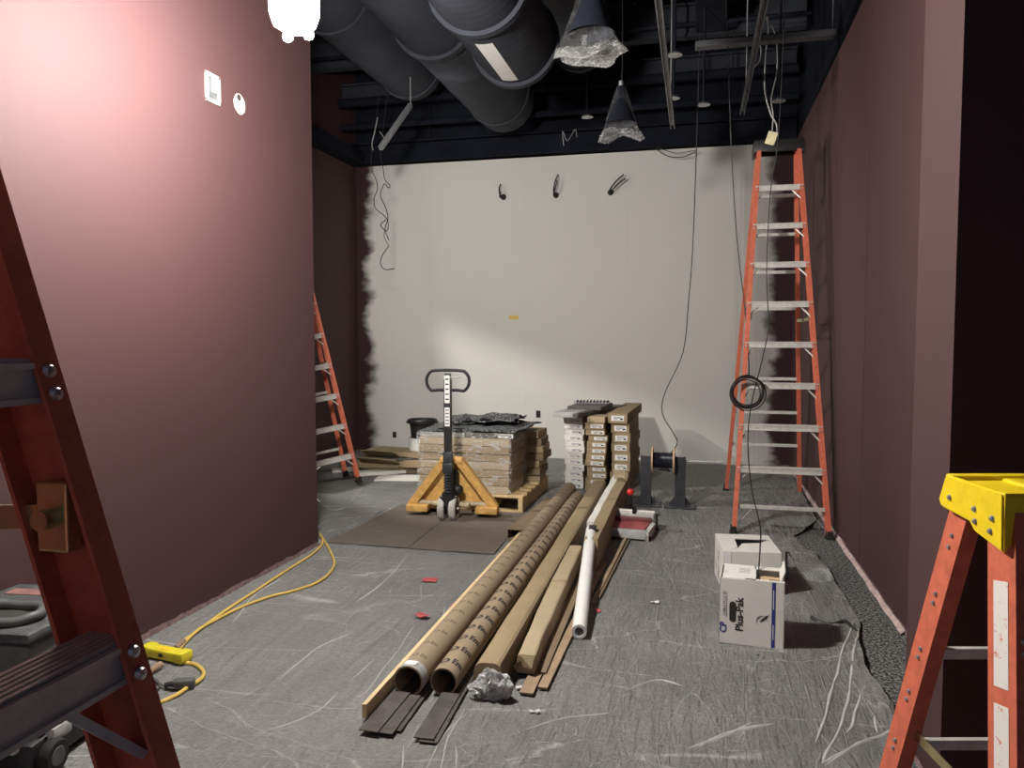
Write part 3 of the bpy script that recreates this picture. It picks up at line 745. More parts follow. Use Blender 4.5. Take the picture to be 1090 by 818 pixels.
        for xx in (-.06, .05, .12): g.box((xx, .0, H + .014), (.05, capd * .5, .01), bev=.003)
        cap = g.out('cap', M['yellow'], T, True)
        for (y, z) in ((-capd * .36, H - .045), (-capd * .34, H - .075), (-capd * .08, H - .038), (-capd * .10, H - .066), (capd * .34, H - .032)):
            for s in (-1, 1): G().lathe([(.001, .006), (.005, .005), (.0075, 0), (.001, 0)], c=(s * hl, y, z), seg=12, axis=(s, 0, 0)).out('rivet', M['galv'], cap, True)
    if labels:
        for s in (-1,):
            for z0, z1 in labels:
                a = rp(s, True, z0); b = rp(s, True, z1)
                o = G().beam(a + Vector((s * .0012, 0, 0)), b + Vector((s * .0012, 0, 0)), [(0, -.024), (.001, -.024), (.001, .026), (0, .026)], (s * -1, 0, 0)).out('sticker', M['worn_label'], T); o['label'] = 'torn white sticker'
            for z in [st + d for st in list(steps) + list(bars or []) for d in (-.012, .012)] + [H - .13, H - .16]:
                p = rp(s, False, z)
                if z < H - .09: G().lathe([(.001, .005), (.005, .004), (.0065, 0), (.001, 0)], c=(p.x - .0005, p.y, p.z), seg=10, axis=(s, 0, 0)).out('rivet', M['galv'], T, True)
    return T
# tall ladder right
TL = ladder((.60, 6.75, 0), 0, 3.05, .33, .70, .76, .80, [.47 + .3135 * k for k in range(8)], .24, 'tall orange fibreglass stepladder standing by the right wall', 'black', rs=(1.1, 1.0), bottom_bar=.2, spread_z=1.62)
tag(G().box((0, 0, 0), (.075, .02, .10), Matrix.Rotation(.35, 4, 'Y'), bev=.006).jitter(.006, 30).out('paper_note', simple('pale_yellow_paper', (.75, .68, .42), .7)), 'crumpled pale yellow rag on the tall ladder cap', 'rag').location = (.535, 6.58, 3.065)
# coil on the tall ladder
g = G(); cc = fy(795, 417, 6.13)
for k in range(7):
    ph = k * .9; rr = .115 + .012 * math.sin(k * 2.1); pts = []
    for j in range(18):
        a = 2 * PI * j / 18
        pts.append((cc.x + rr * math.cos(a) * (1 + .06 * math.sin(ph)) + .006 * math.sin(ph), cc.y - .045 + .012 * math.sin(a * 2 + ph) - k * .004, cc.z + rr * math.sin(a) * (1.0 + .05 * math.cos(ph)) - .012 * math.sin(k * 1.7)))
    g.tube(pts, .0045, 6, closed=True, smooth=2)
tag(g.out('cable_coil', M['wire'], None, True), 'coil of black cable hung on the left rail of the tall ladder', 'cable')
# far left ladder (nearly closed, leaning)
ladder((-3.62, 7.0, 0), math.radians(42), 2.42, .30, .52, .24, .14, [.27 + .303 * k for k in range(7)], .14, 'orange stepladder leaning nearly closed behind the left wall', 'black', rs=(1.1, .95), bottom_bar=None, tilt=(math.radians(-1.0), math.radians(-9), math.radians(42)), bars=[.30, .9, 1.5])
# near left ladder
ladder((-.835, .485, 0), math.radians(90), 1.74, .36, .56, .46, .46, [.20, .505, .81, 1.105, 1.405], .16, 'nearest orange stepladder, cut off at the lower left corner', 'yellow', rs=(1.0, 1.05), bottom_bar=None, spread_z=1.262, bars=[.3, .8, 1.3], name_near=True, stepd=.056)
# near right ladder
ladder((.805, 2.015, 0), math.radians(14), 1.10, .335, .54, .23, .25, [.25, .52, .80], .235, 'short orange stepladder with a yellow cap at the lower right', 'yellow', rs=(1.3, 1.28), bottom_bar=None, bars=[.12, .37, .645], labels=[(.70, .92), (.42, .665), (.1, .38)], spread_z=.42)

# ================================================================== PALLET, JACK, CARTONS
PX0, PX1, PY0, PY1 = -2.36, -1.41, 6.15, 7.25
T = thing('wooden_pallet', ((PX0 + PX1) / 2, (PY0 + PY1) / 2, .012), 0, 'wooden pallet under the wrapped cartons', 'pallet')
wx, wy = PX1 - PX0, PY1 - PY0
for k in range(7): G().box((0, -wy / 2 + .05 + k * (wy - .1) / 6, .128), (wx, .09, .016), bev=.002).out('deck_board', M['pallet'], T)
for s in (-1, 0, 1): G().box((s * (wx / 2 - .02), 0, .065), (.038, wy, .108), bev=.002).out('stringer', M['pallet'], T)
for k in (0, 3, 6): G().box((0, -wy / 2 + .05 + k * (wy - .1) / 6, .006), (wx, .09, .012)).out('bottom_board', M['pallet'], T)
PZ = .15
def carton(name, c, d, mat, label, cat='carton', group=None, rz=0, lab=None, bev=.004, lid=True):
    T = thing(name, (c[0], c[1], c[2]), rz, label, cat, group)
    g = G().box((0, 0, d[2] / 2), d, bev=bev)
    if lid: g.box((0, 0, d[2] * .5), (d[0] + .002, d[1] * .985, .0015))
    g.out('box', mat, T)
    if lab:
        lx, lz, lw, lh = lab
        G().box((lx, -d[1] / 2 - .001, lz), (lw, .0016, lh)).out('paper_label', M['label'], T)
        g = G()
        for k in range(3): g.box((lx - lw * .08 * k, -d[1] / 2 - .0022, lz + lh * (.25 - .25 * k)), (lw * (.7 - .2 * k), .0006, lh * .09))
        g.box((lx + lw * .3, -d[1] / 2 - .0022, lz - lh * .15), (lw * .22, .0006, lh * .3)).out('print', M['ink'], T)
    return T
n = 7; hh = .0645
for k in range(n):
    dx = R.uniform(-.006, .006); z = PZ + k * (hh + .003)
    carton('flooring_carton', (-1.935 + dx, 6.49, z), (.80 + R.uniform(-.012, .012), .57 + R.uniform(-.012, .012), hh), M['card'] if k % 3 else M['card_pale'], 'brown stretch-wrapped carton, %s in the front stack on the pallet' % (ORD[k] if k < n - 1 else 'topmost'), group='wrapped cartons on the pallet', bev=.007)
for k in range(n):
    z = PZ + k * (hh + .003)
    carton('flooring_carton', (-1.78 + R.uniform(-.03, .03), 6.98, z), (.80, .34, hh), M['card_dark'] if k % 2 else M['card'], 'brown carton, %s in the rear stack on the pallet' % (ORD[k] if k < n - 1 else 'topmost'), group='loose cartons at the back of the pallet', rz=R.uniform(-.05, .05))
ztop = PZ + n * (hh + .003)
# top layer: strapped planks with a long label, carpet tiles over it
T = carton('plank_bundle', (-1.70, 6.30, ztop + .001), (.42, .2, .04), M['vinyl'], 'dark vinyl plank bundle with a white label on the wrapped cartons', 'planks', lab=(.13, .022, .13, .036), bev=.002)
T = carton('plank_bundle', (-2.13, 6.30, ztop + .001), (.40, .2, .038), M['greylight'], 'pale grey wrapped plank bundle at the left of the wrapped cartons', 'planks', bev=.002)
# wrap
g = G(); t = bmesh.new(); rows = []
x0, x1, y0, y1 = -2.352, -1.518, 6.188, 6.79
loop = [(x0 + (x1 - x0) * k / 24, y0) for k in range(24)] + [(x1, y0 + (y1 - y0) * k / 14) for k in range(14)] + [(x1 - (x1 - x0) * k / 24, y1) for k in range(24)] + [(x0, y1 - (y1 - y0) * k / 14) for k in range(14)]
for j in range(19):
    z = .14 + (ztop + .045 - .14) * j / 18
    rows.append([t.verts.new(Vector((x, y, z)) + mnoise.noise_vector(Vector((x * 7, y * 7, z * 22))) * .008) for x, y in loop])
m = len(loop)
for A, B in zip(rows, rows[1:]):
    for k in range(m): t.faces.new((A[k], A[(k + 1) % m], B[(k + 1) % m], B[k]))
g._put(t); tag(g.out('stretch_wrap', M['wrap'], None, True), 'clear stretch film wound around the front cartons on the pallet', 'plastic wrap')
# carpet tiles on top
def slab(name, cx, cy, z, sx, sy, th, rz, mat, label, cat, group=None, warp=.0, seed=0, f=3):
    t = bmesh.new(); nx = 14; V = []
    for side in (0, 1):
        V.append([[t.verts.new((-sx / 2 + sx * i / nx, -sy / 2 + sy * j / nx, th * side + warp * (mnoise.noise(Vector((i * f / nx, j * f / nx, seed))) + .35))) for i in range(nx + 1)] for j in range(nx + 1)])
    for j in range(nx):
        for i in range(nx):
            for q, fl2 in ((V[0], True), (V[1], False)):
                F_ = (q[j][i], q[j][i + 1], q[j + 1][i + 1], q[j + 1][i]); t.faces.new(F_[::-1] if fl2 else F_)
    for a in range(nx):
        for (A, B) in (((0, a), (0, a + 1)), ((nx, a + 1), (nx, a)), ((a + 1, 0), (a, 0)), ((a, nx), (a + 1, nx))):
            t.faces.new((V[0][A[0]][A[1]], V[0][B[0]][B[1]], V[1][B[0]][B[1]], V[1][A[0]][A[1]]))
    g = G(); g._put(t); o = g.out(name, mat, None); o.location = (cx, cy, z); o.rotation_euler = (0, 0, rz)
    return tag(o, label, cat, group)
zt = ztop + .042
slab('carpet_tile', -2.10, 6.48, zt, .46, .56, .012, .05, M['carpet_tile'], 'dark speckled carpet tile at the left end of the pallet heap', 'carpet tile', 'carpet tiles heaped on the pallet', .01, 1)
slab('carpet_tile', -1.74, 6.45, zt + .008, .58, .50, .012, -.08, M['carpet_tile'], 'dark speckled carpet tile over the white-labelled plank bundle', 'carpet tile', 'carpet tiles heaped on the pallet', .02, 2)
slab('carpet_tile', -1.72, 6.72, zt + .01, .50, .55, .012, -.25, M['carpet_tile'], 'dark speckled carpet tile draped over the rear cartons', 'carpet tile', 'carpet tiles heaped on the pallet', .02, 3)
slab('carpet_tile', -1.92, 6.80, zt + .035, .60, .60, .014, .3, M['carpet_tile'], 'buckled dark carpet tile in the middle of the pallet heap', 'carpet tile', 'carpet tiles heaped on the pallet', .05, 4)
slab('carpet_tile', -1.86, 6.72, zt + .055, .60, .50, .014, .0, M['carpet_tile'], 'topmost dark carpet tile, humped over the pallet heap', 'carpet tile', 'carpet tiles heaped on the pallet', .05, 8)
slab('carpet_tile', -2.05, 6.52, zt + .022, .40, .45, .004, .25, M['greyplast'], 'smooth grey tile backing lying face up on the pallet heap', 'carpet tile', None, .01, 6)

# pallet jack
J = thing('pallet_jack', (-1.945, 5.93, 0), math.radians(0), 'yellow pallet jack with a black loop handle pushed under the pallet', 'pallet jack')
J.rotation_euler = (0, 0, math.radians(3))
bx = 0
for s in (-1, 1):
    G().box((s * .22, .62, .072), (.16, 1.16, .035), bev=.008).box((s * .22 - .077, .62, .05), (.006, 1.12, .05)).box((s * .22 + .077, .62, .05), (.006, 1.12, .05)).out('fork', M['jack'], J, True)
    G().cyl((s * .22 - .04, 1.08, .045), (s * .22 + .04, 1.08, .045), .038, seg=20).out('load_roller', M['wheel'], J, True)
    # slanted side of the A-frame: channel
    G().beam((s * .355, -.005, .09), (s * .07, -.02, .465), [(-.032, -.03), (.032, -.03), (.032, .035), (.026, .035), (.026, -.024), (-.026, -.024), (-.026, .035), (-.032, .035)], (1, 0, .4)).out('frame_side', M['jack'], J)
    G().box((s * .29, -.02, .075), (.18, .10, .055), bev=.008).out('frame_foot', M['jack'], J, True)
G().box((0, -.02, .475), (.19, .085, .05), bev=.012).out('frame_top', M['jack'], J, True)
G().poly([(-.31, .03, .10), (.31, .03, .10), (.05, .03, .465), (-.05, .03, .465)], (0, .012, 0)).out('frame_plate', M['jack'], J)
G().cyl((-.30, 0, .115), (.30, 0, .115), .02, seg=16).box((0, -.02, .12), (.30, .12, .03), bev=.008).out('axle_tube', simple('worn_cream_metal', (.5, .42, .28), .5), J, True)
G().cyl((0, -.13, .13), (0, -.13, .20), .075, seg=28).cyl((0, -.13, .20), (0, -.13, .225), .055, seg=24).cyl((0, -.10, .15), (0, -.10, .42), .035, seg=20).cyl((.03, -.03, .15), (.03, -.03, .40), .022, seg=16).sphere((.06, -.06, .24), .045, sub=2).out('pump_body', M['black'], J, True)
g = G()
for k in range(7): g.lathe([(.030, 0), (.042, .006), (.042, .012), (.030, .018)], c=(0, -.135, .23 + k * .024), seg=20)
g.cyl((0, -.135, .22), (0, -.135, .41), .03).out('spring', M['dark_steel'], J, True)
for s in (-1, 1):
    W = G().lathe([(.06, -.026), (.092, -.026), (.1, -.018), (.1, .018), (.092, .026), (.06, .026)], c=(s * .046, -.13, .102), seg=36, axis=(1, 0, 0), closed=True).out('steer_wheel', M['wheel'], J, True)
    g = G().lathe([(.015, -.02), (.058, -.012), (.061, -.02), (.061, .02), (.058, .012), (.015, .02)], c=(s * .046, -.13, .102), seg=30, axis=(1, 0, 0), closed=True)
    for k in range(5):
        a = 2 * PI * k / 5; g.box((s * .046, -.13 + .036 * math.cos(a), .102 + .036 * math.sin(a)), (.034, .05, .012), Matrix.Rotation(a, 4, 'X'))
    g.out('hub', M['greyplast'], W, True)
G().cyl((-.085, -.13, .102), (.085, -.13, .102), .012).out('wheel_axle', M['galv'], J, True)
G().box((0, -.135, .43), (.085, .07, .08), bev=.01).box((0, -.14, .50), (.075, .05, .12), bev=.006).out('handle_base', M['dark_steel'], J, True)
G().box((0, -.14, .83), (.06, .045, .62), bev=.006).box((0, -.14, 1.15), (.05, .03, .07), bev=.004).out('handle_stem', simple('black_enamel', (.03, .03, .032), .35), J, True)
for z, h in ((1.06, .22), (.84, .15)):
    o = G().box((0, -.1635, z), (.042, .001, h)).out('sticker', M['label'], J); o['label'] = 'white sticker'
    g = G()
    for k in range(5): g.box((0, -.1645, z + h * (.36 - .18 * k)), (.026, .0008, h * .05))
    g.out('print', M['ink'], o)
g = G(); lp = []
for k in range(32):
    a = 2 * PI * k / 32; ca, sa = math.cos(a), math.sin(a)
    x = .10 * (1 if ca > 0 else -1) * min(1, abs(ca) * 3) + .075 * ca; z = 1.125 + .085 * sa * (1 - .12 * (abs(x) < .09) * (sa < 0))
    lp.append((x, -.14, z))
g.tube(lp, .0125, 12, closed=True, smooth=2).out('loop_grip', M['black'], J, True)
G().tube([(.02, -.15, 1.155), (.07, -.152, 1.15), (.11, -.152, 1.16)], .006, 8).out('release_lever', M['greylight'], J, True)

# ------------------------------------------------------------------ left pile behind
base = Vector((-3.15, 7.75, 0))
for i, (nm, c, d, rz, mt, lb) in enumerate([
    ('flattened_carton', (-3.27, 7.95, .008), (.75, .5, .07), .1, 'card_dark', 'dark flattened carton at the bottom of the scrap pile left of the pallet'),
    ('flattened_carton', (-3.22, 7.93, .08), (.78, .48, .08), -.08, 'card', 'brown flattened carton in the middle of the scrap pile left of the pallet'),
    ('flattened_carton', (-3.10, 7.88, .163), (.5, .4, .02), .35, 'vinyl', 'black sheet material lying in the scrap pile left of the pallet'),
    ('flattened_carton', (-3.22, 7.95, .186), (.72, .42, .045), -.15, 'card', 'brown carton with a torn flap topmost in the scrap pile left of the pallet')]):
    T = thing(nm, c, rz, lb, 'carton')
    G().box((0, 0, d[2] / 2), d, bev=.004).sub(3).jitter(.014, 4, i * 3).out('box', M[mt], T)
    if mt != 'vinyl': G().box((-.1, -d[1] / 2 - .06, d[2] * .8), (d[0] * .6, .15, .004), Matrix.Rotation(-.5, 4, 'X')).out('flap', M['card_pale'], T)
tag(G().box((0, 0, .02), (.55, .16, .035), bev=.003).out('white_trim_board', M['white_card']), 'thick white board lying on the floor beside the far left ladder', 'board').location = (-3.33, 7.62, .008)
bpy.data.objects['white_trim_board'].rotation_euler = (0, 0, math.radians(35))
for (x, y, sx, sy, rz, lb) in ((-3.0, 7.42, .5, .3, .2, 'white sheet of card on the floor left of the pallet'), (-3.78, 7.75, .3, .25, .5, 'white sheet of card on the floor behind the far left ladder'), (-3.55, 7.9, .3, .22, -.2, 'small white offcut on the floor between far left ladder and scrap pile')):
    o = tag(G().box((0, 0, .008), (sx, sy, .014), bev=.002).out('white_offcut', M['white_card']), lb, 'offcut'); o.location = (x, y, .008); o.rotation_euler = (0, 0, rz)
# bucket behind pallet
T = thing('paint_bucket', (-2.98, 8.0, .008), 0, 'white plastic bucket standing behind the pallet', 'bucket')
G().lathe([(.001, .0), (.13, .0), (.148, .34), (.155, .34), (.155, .36), (.14, .36), (.126, .015), (.001, .015)], seg=36).out('bucket_body', M['white'], T, True)
T2 = thing('black_bucket', (-2.975, 8.0, .37), 0, 'black bucket with a heavy rim stacked on the white bucket', 'bucket')
G().lathe([(.001, .0), (.125, .0), (.14, .17), (.162, .175), (.168, .19), (.16, .205), (.146, .2), (.118, .015), (.001, .015)], seg=36).out('bucket_body', M['black'], T2, True)
G().lathe([(.162, .165), (.178, .165), (.178, .178), (.162, .178)], seg=36, closed=True).out('rim_ring', M['black'], T2, True)
# wall cord at left corner
tag(G().tube([fy(341, 497, 4.88), fy(332, 504, 4.86), fy(325, 514, 4.84), fy(327, 522, 4.84), fy(333, 527, 4.86), fy(341, 535, 4.9)], .0035, 6).out('white_wire', M['greylight'], None, True), 'thin pale wire sticking out at the edge of the left wall', 'wire')
for i, (px, py) in enumerate(((340, 535),)):
    cable([fz(342, 537, .01), fz(352, 543, .01), fz(366, 541, .01), fz(378, 530, .01), fz(386, 521, .01)], .004, M['greylight'], 'white_wire', 'pale wire curving over the floor to the far left ladder', 'wire')

# ------------------------------------------------------------------ carton stacks in the middle
def stack(n, cx, yf, w_, depth, hs, mat, nm, gp, lab, jx, z0=.008, who=''):
    z = z0
    for k in range(n):
        h = hs[k % len(hs)]
        ln = depth * R.uniform(.97, 1.0)
        carton('plank_carton', (cx + R.uniform(-jx, jx), yf + ln / 2 + R.uniform(0, .03), z), (w_, ln, h), mat, '%s plank carton, %s in the %s' % (who, ORD[k] if k < n - 1 else 'topmost', nm), group=gp, lab=(lab[0], h * .48, lab[1], h * .55), rz=R.uniform(-.012, .012))
        z += h + .0008
    return z
za = stack(12, -1.17, 7.32, .18, .95, [.057], M['white_card'], 'left white stack of three stacks', 'white cartons of the left stack', (.01, .13), .012, who='white')
zb = stack(11, -.945, 7.24, .185, 1.15, [.0585, .0585], M['card'], 'middle stack of three stacks', 'brown cartons of the middle stack', (.02, .12), .014, who='brown')
zc = stack(7, -.715, 7.3, .175, 1.15, [.0915], M['card'], 'right stack of three stacks', 'brown cartons of the right stack', (.0, .115), .012, who='brown')
# pieces on top
carton('plank_carton', (-.73, 7.95, zc + .001), (.185, 1.3, .095), M['card'], 'brown plank carton with a labelled end crowning the right stack', lab=(0, .05, .12, .05), rz=-.03, group='brown cartons of the right stack')
carton('plank_carton', (-.90, 7.85, zb + .001), (.17, 1.15, .055), M['card_pale'], 'pale brown carton lying slightly askew on the middle stack', rz=-.09)
carton('dark_plank_box', (-1.02, 7.72, zb + .058), (.20, 1.15, .04), M['vinyl'], 'dark grey long box lying askew across the middle stack', 'box', rz=-.32)
carton('white_end_box', (-1.19, 7.42, za + .012), (.24, .5, .05), M['greylight'], 'grey box with a white top overhanging the white stack', 'box', rz=-.18)
carton('dark_plank_box', (-1.07, 7.75, zb + .100), (.34, .55, .035), M['vinyl'], 'short black box above the white stack', 'box', rz=-.1)
T = thing('clip_strip', (-1.08, 7.9, zb + .137), math.radians(4), 'white strip of black clips topmost above the white stack', 'strip')
G().box((0, 0, .01), (.36, .14, .02), bev=.003).out('tray', M['greylight'], T)
for k in range(10):
    G().box((-.15 + k * .034, -.02, .038), (.006, .09, .035), Matrix.Rotation(.5, 4, 'Y')).out('clip', M['label'], T)
    G().box((-.14 + k * .034, -.072, .022), (.016, .003, .03), Matrix.Rotation(.4, 4, 'Y')).out('dark_slot', M['ink'], T)

# ------------------------------------------------------------------ long tubes and cartons on the floor
def printed_tube(name, p0, p1, ro, ri, mat, label, marks, txt, ang0, strength, ts=1.0):
    p0 = Vector(p0); p1 = Vector(p1); d = (p1 - p0); L_ = d.length
    T = thing(name, p0, 0, label, 'tube'); T.rotation_euler = (0, 0, math.atan2(d.y, d.x) - PI / 2)
    G().pipe((0, 0, 0), (0, L_, 0), ro, ri, 40).out('tube_body', mat, T, True)
    g = G()
    me = text_mesh(txt, .040 * ts, .0016 * ts)
    for yy in marks:
        for kind in (0, 1):
            if kind == 0:
                t = bmesh.new(); q = []
                for k in range(20):
                    a = 2 * PI * k / 20
                    for rr in (.018 * ts, .0095 * ts): q.append(t.verts.new((rr * math.cos(a) * 1.25, rr * math.sin(a) * .8, 0)))
                for k in range(20):
                    a, b = 2 * k, 2 * ((k + 1) % 20); t.faces.new((q[a], q[b], q[b + 1], q[a + 1]))
                mu = -.026 * ts
            else:
                t = bmesh.new(); t.from_mesh(me); mu = .033 * ts
            for v in t.verts:
                s_ = v.co.x + mu; th = ang0 - s_ / ro; yv = v.co.y
                v.co = Vector(((ro + .0006) * math.cos(th), yy + yv * 1.5, (ro + .0006) * math.sin(th)))
            g._put(t)
    bpy.data.meshes.remove(me)
    o = g.out('printed_mark', M['ink'] if strength else simple('faint_ink', (.12, .09, .06), .8), T); o['kind'] = 'stuff'
    return T
r1 = .062
T1 = printed_tube('cardboard_tube', (-1.125, 2.84, r1 + .012), (-1.15, 6.95, r1 + .012), r1, r1 - .007, M['kraft'], 'leftmost cardboard tube with faint printing and dark planks inside', [.12 + .135 * k for k in range(28)], 'Em', math.radians(86), 0, .62)
T2_ = printed_tube('cardboard_tube', (-.99, 2.885, .058 + .008), (-1.026, 6.6, .058 + .010), .057, .050, M['kraft'], 'second cardboard tube with bold black repeated printing', [.08 + .13 * k for k in range(27)], 'Em', math.radians(84), 1)
o = G().pipe((0, .004, 0), (0, .06, 0), r1 + .0015, r1 - .002, 40).out('tape_band', M['greylight'], T1, True); o['label'] = 'shiny clear tape band'
G().box((.002, .035, r1 + .0012), (.05, .035, .001)).out('paper_label', M['label'], T1)
# dark planks sticking out of tubes
def plank(c0, c1, w_, th, mat, label, name='vinyl_plank', cat='plank', grp=None, roll=0):
    c0 = Vector(c0); c1 = Vector(c1)
    up = Vector((math.sin(roll), 0, math.cos(roll)))
    o = G().beam(c0, c1, [(-th / 2, -w_ / 2), (th / 2, -w_ / 2), (th / 2, w_ / 2), (-th / 2, w_ / 2)], up).out(name, mat)
    return tag(o, label, cat, grp)
plank((-1.155, 2.52, .026), (-1.145, 3.7, .032), .075, .004, M['vinyl'], 'widest dark vinyl plank sliding out of the leftmost tube', grp='dark planks in the leftmost tube')
plank((-1.100, 2.53, .020), (-1.115, 3.7, .026), .07, .004, M['vinyl'], 'dark vinyl plank tucked right below the widest one in the leftmost tube', grp='dark planks in the leftmost tube')
plank((-1.078, 2.57, .013), (-1.105, 3.7, .022), .06, .004, M['vinyl'], 'lowest dark vinyl plank in the leftmost tube', grp='dark planks in the leftmost tube')
plank((-.945, 2.53, .020), (-.985, 3.7, .030), .075, .004, M['vinyl'], 'upper dark vinyl plank sliding out of the second tube', grp='dark planks in the second tube')
plank((-.925, 2.52, .013), (-.978, 3.7, .023), .07, .004, M['vinyl'], 'lower dark vinyl plank sliding out of the second tube', grp='dark planks in the second tube')
plank((-1.215, 2.62, .045), (-1.235, 5.45, .045), .018, .055, M['wood'], 'long light pine lath lying along the left of the tubes', 'pine_lath', 'lath')
plank((-1.19, 2.64, .013), (-1.21, 4.2, .013), .03, .008, M['vinyl'], 'dark plank under the pine lath', 'vinyl_plank', 'plank')
# rounded long carton with plastic at its end
def long_box(name, p0, p1, w0, h0, w1, h1, mat, label, lip=.02, rnd=.35, cat='carton'):
    p0 = Vector(p0); p1 = Vector(p1); t = bmesh.new(); n_ = 30; rows = []
    for i in range(n_ + 1):
        k = i / n_; c = p0.lerp(p1, k); w_ = w0 + (w1 - w0) * k; h = h0 + (h1 - h0) * k; rr = min(w_, h) * rnd
        prof = [(w_ / 2, 0), (w_ / 2, h * .5), (w_ / 2, h - rr * .55)] + [(w_ / 2 - rr * .8 * (1 - math.cos(a)), h - rr * .55 * (1 - math.sin(a))) for a in (PI / 6, PI / 3, PI / 2)] + [(-w_ / 2 + rr * (1 - math.cos(a)), h - rr * (1 - math.sin(a))) for a in (PI / 2, PI / 3, PI / 6)] + [(-w_ / 2, h - rr), (-w_ / 2, h * .5), (-w_ / 2, 0)]
        rows.append([t.verts.new(c + Vector((x, 0, z)) + mnoise.noise_vector(Vector((i * .33, x * 12, z * 12))) * .004) for x, z in prof])
    m = len(rows[0])
    for A, B in zip(rows, rows[1:]):
        for k in range(m): t.faces.new((A[k], A[(k + 1) % m], B[(k + 1) % m], B[k]))
    t.faces.new(rows[0][::-1]); t.faces.new(rows[-1])
    bmesh.ops.recalc_face_normals(t, faces=t.faces)
    T = thing(name, p0, 0, label, cat)
    g = G(); g._put(t, Matrix.Translation(-p0)); g.out('box', mat, T)
    return T
LB = long_box('long_carton', (-.83, 2.97, .008), (-.905, 7.15, .008), .112, .118, .13, .122, M['card'], 'longest tan carton, plastic bunched at its near end, beside the printed tubes')
G().beam((.056, 0, .004), (-.075 + .065, 4.16, .004), [(0, 0), (0, .004), (.118, .004), (.118, 0)], (0, 0, 1)).out('shaded_side', M['card_dark'], LB)  # darker card sheet putting shade onto the carton's right face
# bunched plastic
g = G(); R2 = random.Random(3)
for k in range(16):
    a = R2.uniform(-2.6, .6); rr = R2.uniform(.03, .09); p = Vector((-.835 + rr * math.cos(a) * .9, 2.955 - R2.uniform(0, .05), .07 + rr * math.sin(a) * .75))
    p.z = max(.035, p.z); s_ = R2.uniform(.022, .046)
    g.sphere(p, s_, sub=3, sc_=(1.0, .7, .9))
g.jitter(.034, 24, 4).jitter(.018, 55, 9)
for v in g.b.verts: v.co.z = max(.010, v.co.z)
tag(g.out('plastic_bunch', M['bunch'], None, True), 'crumpled clear plastic bunched at the near end of the long carton', 'plastic wrap')
LB2 = long_box('wrapped_carton', (-.705, 3.14, .022), (-.78, 4.86, .022), .078, .082, .12, .10, M['card_pale'], 'crumpled paper-wrapped carton between the long carton and the white roll', rnd=.25)
G().poly([(-.037, -.002, .03), (.032, -.03, .035), (.037, 0, .075), (-.025, -.005, .08)], (0, .004, .004)).poly([(-.046, 0, .01), (-.05, -.03, .04), (-.02, -.012, .06)], (.003, .002, 0)).out('torn_end', M['card'], LB2)
G().box((-.043, 1.0, .0925), (.09, .05, .002)).out('tape', M['tan'], LB2)
long_box('tall_carton', (-.645, 4.72, .008), (-.66, 7.0, .008), .085, .20, .09, .20, M['card'], 'narrow tall carton standing on edge behind the white roll', rnd=.08)
long_box('flat_white_carton', (-.728, 5.3, .008), (-.74, 7.05, .008), .05, .17, .05, .18, M['white_card'], 'narrow white-sided carton between long carton and tall carton', rnd=.05)
# white roll
p0 = Vector((-.545, 3.60, .045)); p1 = Vector((-.675, 4.95, .20)); d = p1 - p0
T = thing('white_roll', p0, 0, 'white paper roll leaning out over the tan planks', 'roll')
T.rotation_euler = d.to_track_quat('Y', 'Z').to_euler()
G().pipe((0, 0, 0), (0, d.length, 0), .036, .022, 28).pipe((0, .002, 0), (0, d.length - .01, 0), .0355, .029, 28).jitter(.0025, 9).out('roll_body', M['white'], T, True)
G().box((.012, d.length - .03, .034), (.05, .07, .012), bev=.002).out('black_tape', M['black'], T)['label'] = 'black tape'
# tan planks
plank((-.665, 2.965, .017), (-.665, 4.9, .017), .056, .008, M['tan'], 'wider tan plank whose end reaches nearest the camera beside the wrapped carton', 'tan_plank', grp='tan planks on the floor')
plank((-.61, 3.03, .017), (-.58, 4.9, .017), .04, .008, M['tan'], 'narrow tan plank lying right of the wider tan plank', 'tan_plank', grp='tan planks on the floor')
plank((-.635, 3.15, .027), (-.66, 4.9, .045), .03, .006, M['card_dark'], 'dark plank lying on top of the tan planks', 'tan_plank', grp='tan planks on the floor')
plank((-.548, 4.1, .016), (-.50, 5.6, .016), .02, .01, M['tan'], 'thin tan strip running from the planks to the flooring cutter', 'tan_strip', 'strip')
plank((-.525, 4.2, .016), (-.47, 5.6, .016), .01, .01, M['card_dark'], 'thin dark strip beside the tan strip near the flooring cutter', 'tan_strip', 'strip')
# flat open carton and strap
T = thing('flat_open_carton', (-1.235, 5.3, .015), 0, 'flat brown carton with an open dark end beside the pallet', 'carton')
T.rotation_euler = (0, 0, math.radians(-3))
g = G().box((0, .55, .078), (.17, 1.15, .006)).box((-.085, .55, .04), (.005, 1.15, .08)).box((.085, .55, .04), (.005, 1.15, .08)).box((0, .55, .004), (.17, 1.15, .006)).jitter(.004, 6)
g.out('box', M['card_dark'], T); G().box((0, .1, .04), (.16, .005, .07)).out('dark_inside', M['inside'], T)
g = G(); t = bmesh.new(); pr = []
sp = [fy(596, 548, 6.0), fy(576, 549, 5.95), fy(561, 556, 5.85), fy(560, 562, 5.75), fy(570, 566, 5.7), fy(579, 572, 5.65), fy(583, 585, 5.62)]
sp = catmull([Vector(p) for p in sp], 6)
for p in sp: pr.append((t.verts.new(p + Vector((0, 0, .03))), t.verts.new(p - Vector((0, 0, .025)))))
for A, B in zip(pr, pr[1:]): t.faces.new((A[0], B[0], B[1], A[1]))
bmesh.ops.solidify(t, geom=list(t.faces), thickness=.003)
g._put(t); tag(g.out('black_strap', M['black'], None, True), 'curled black rubber strip looped over the leftmost tube', 'strap')

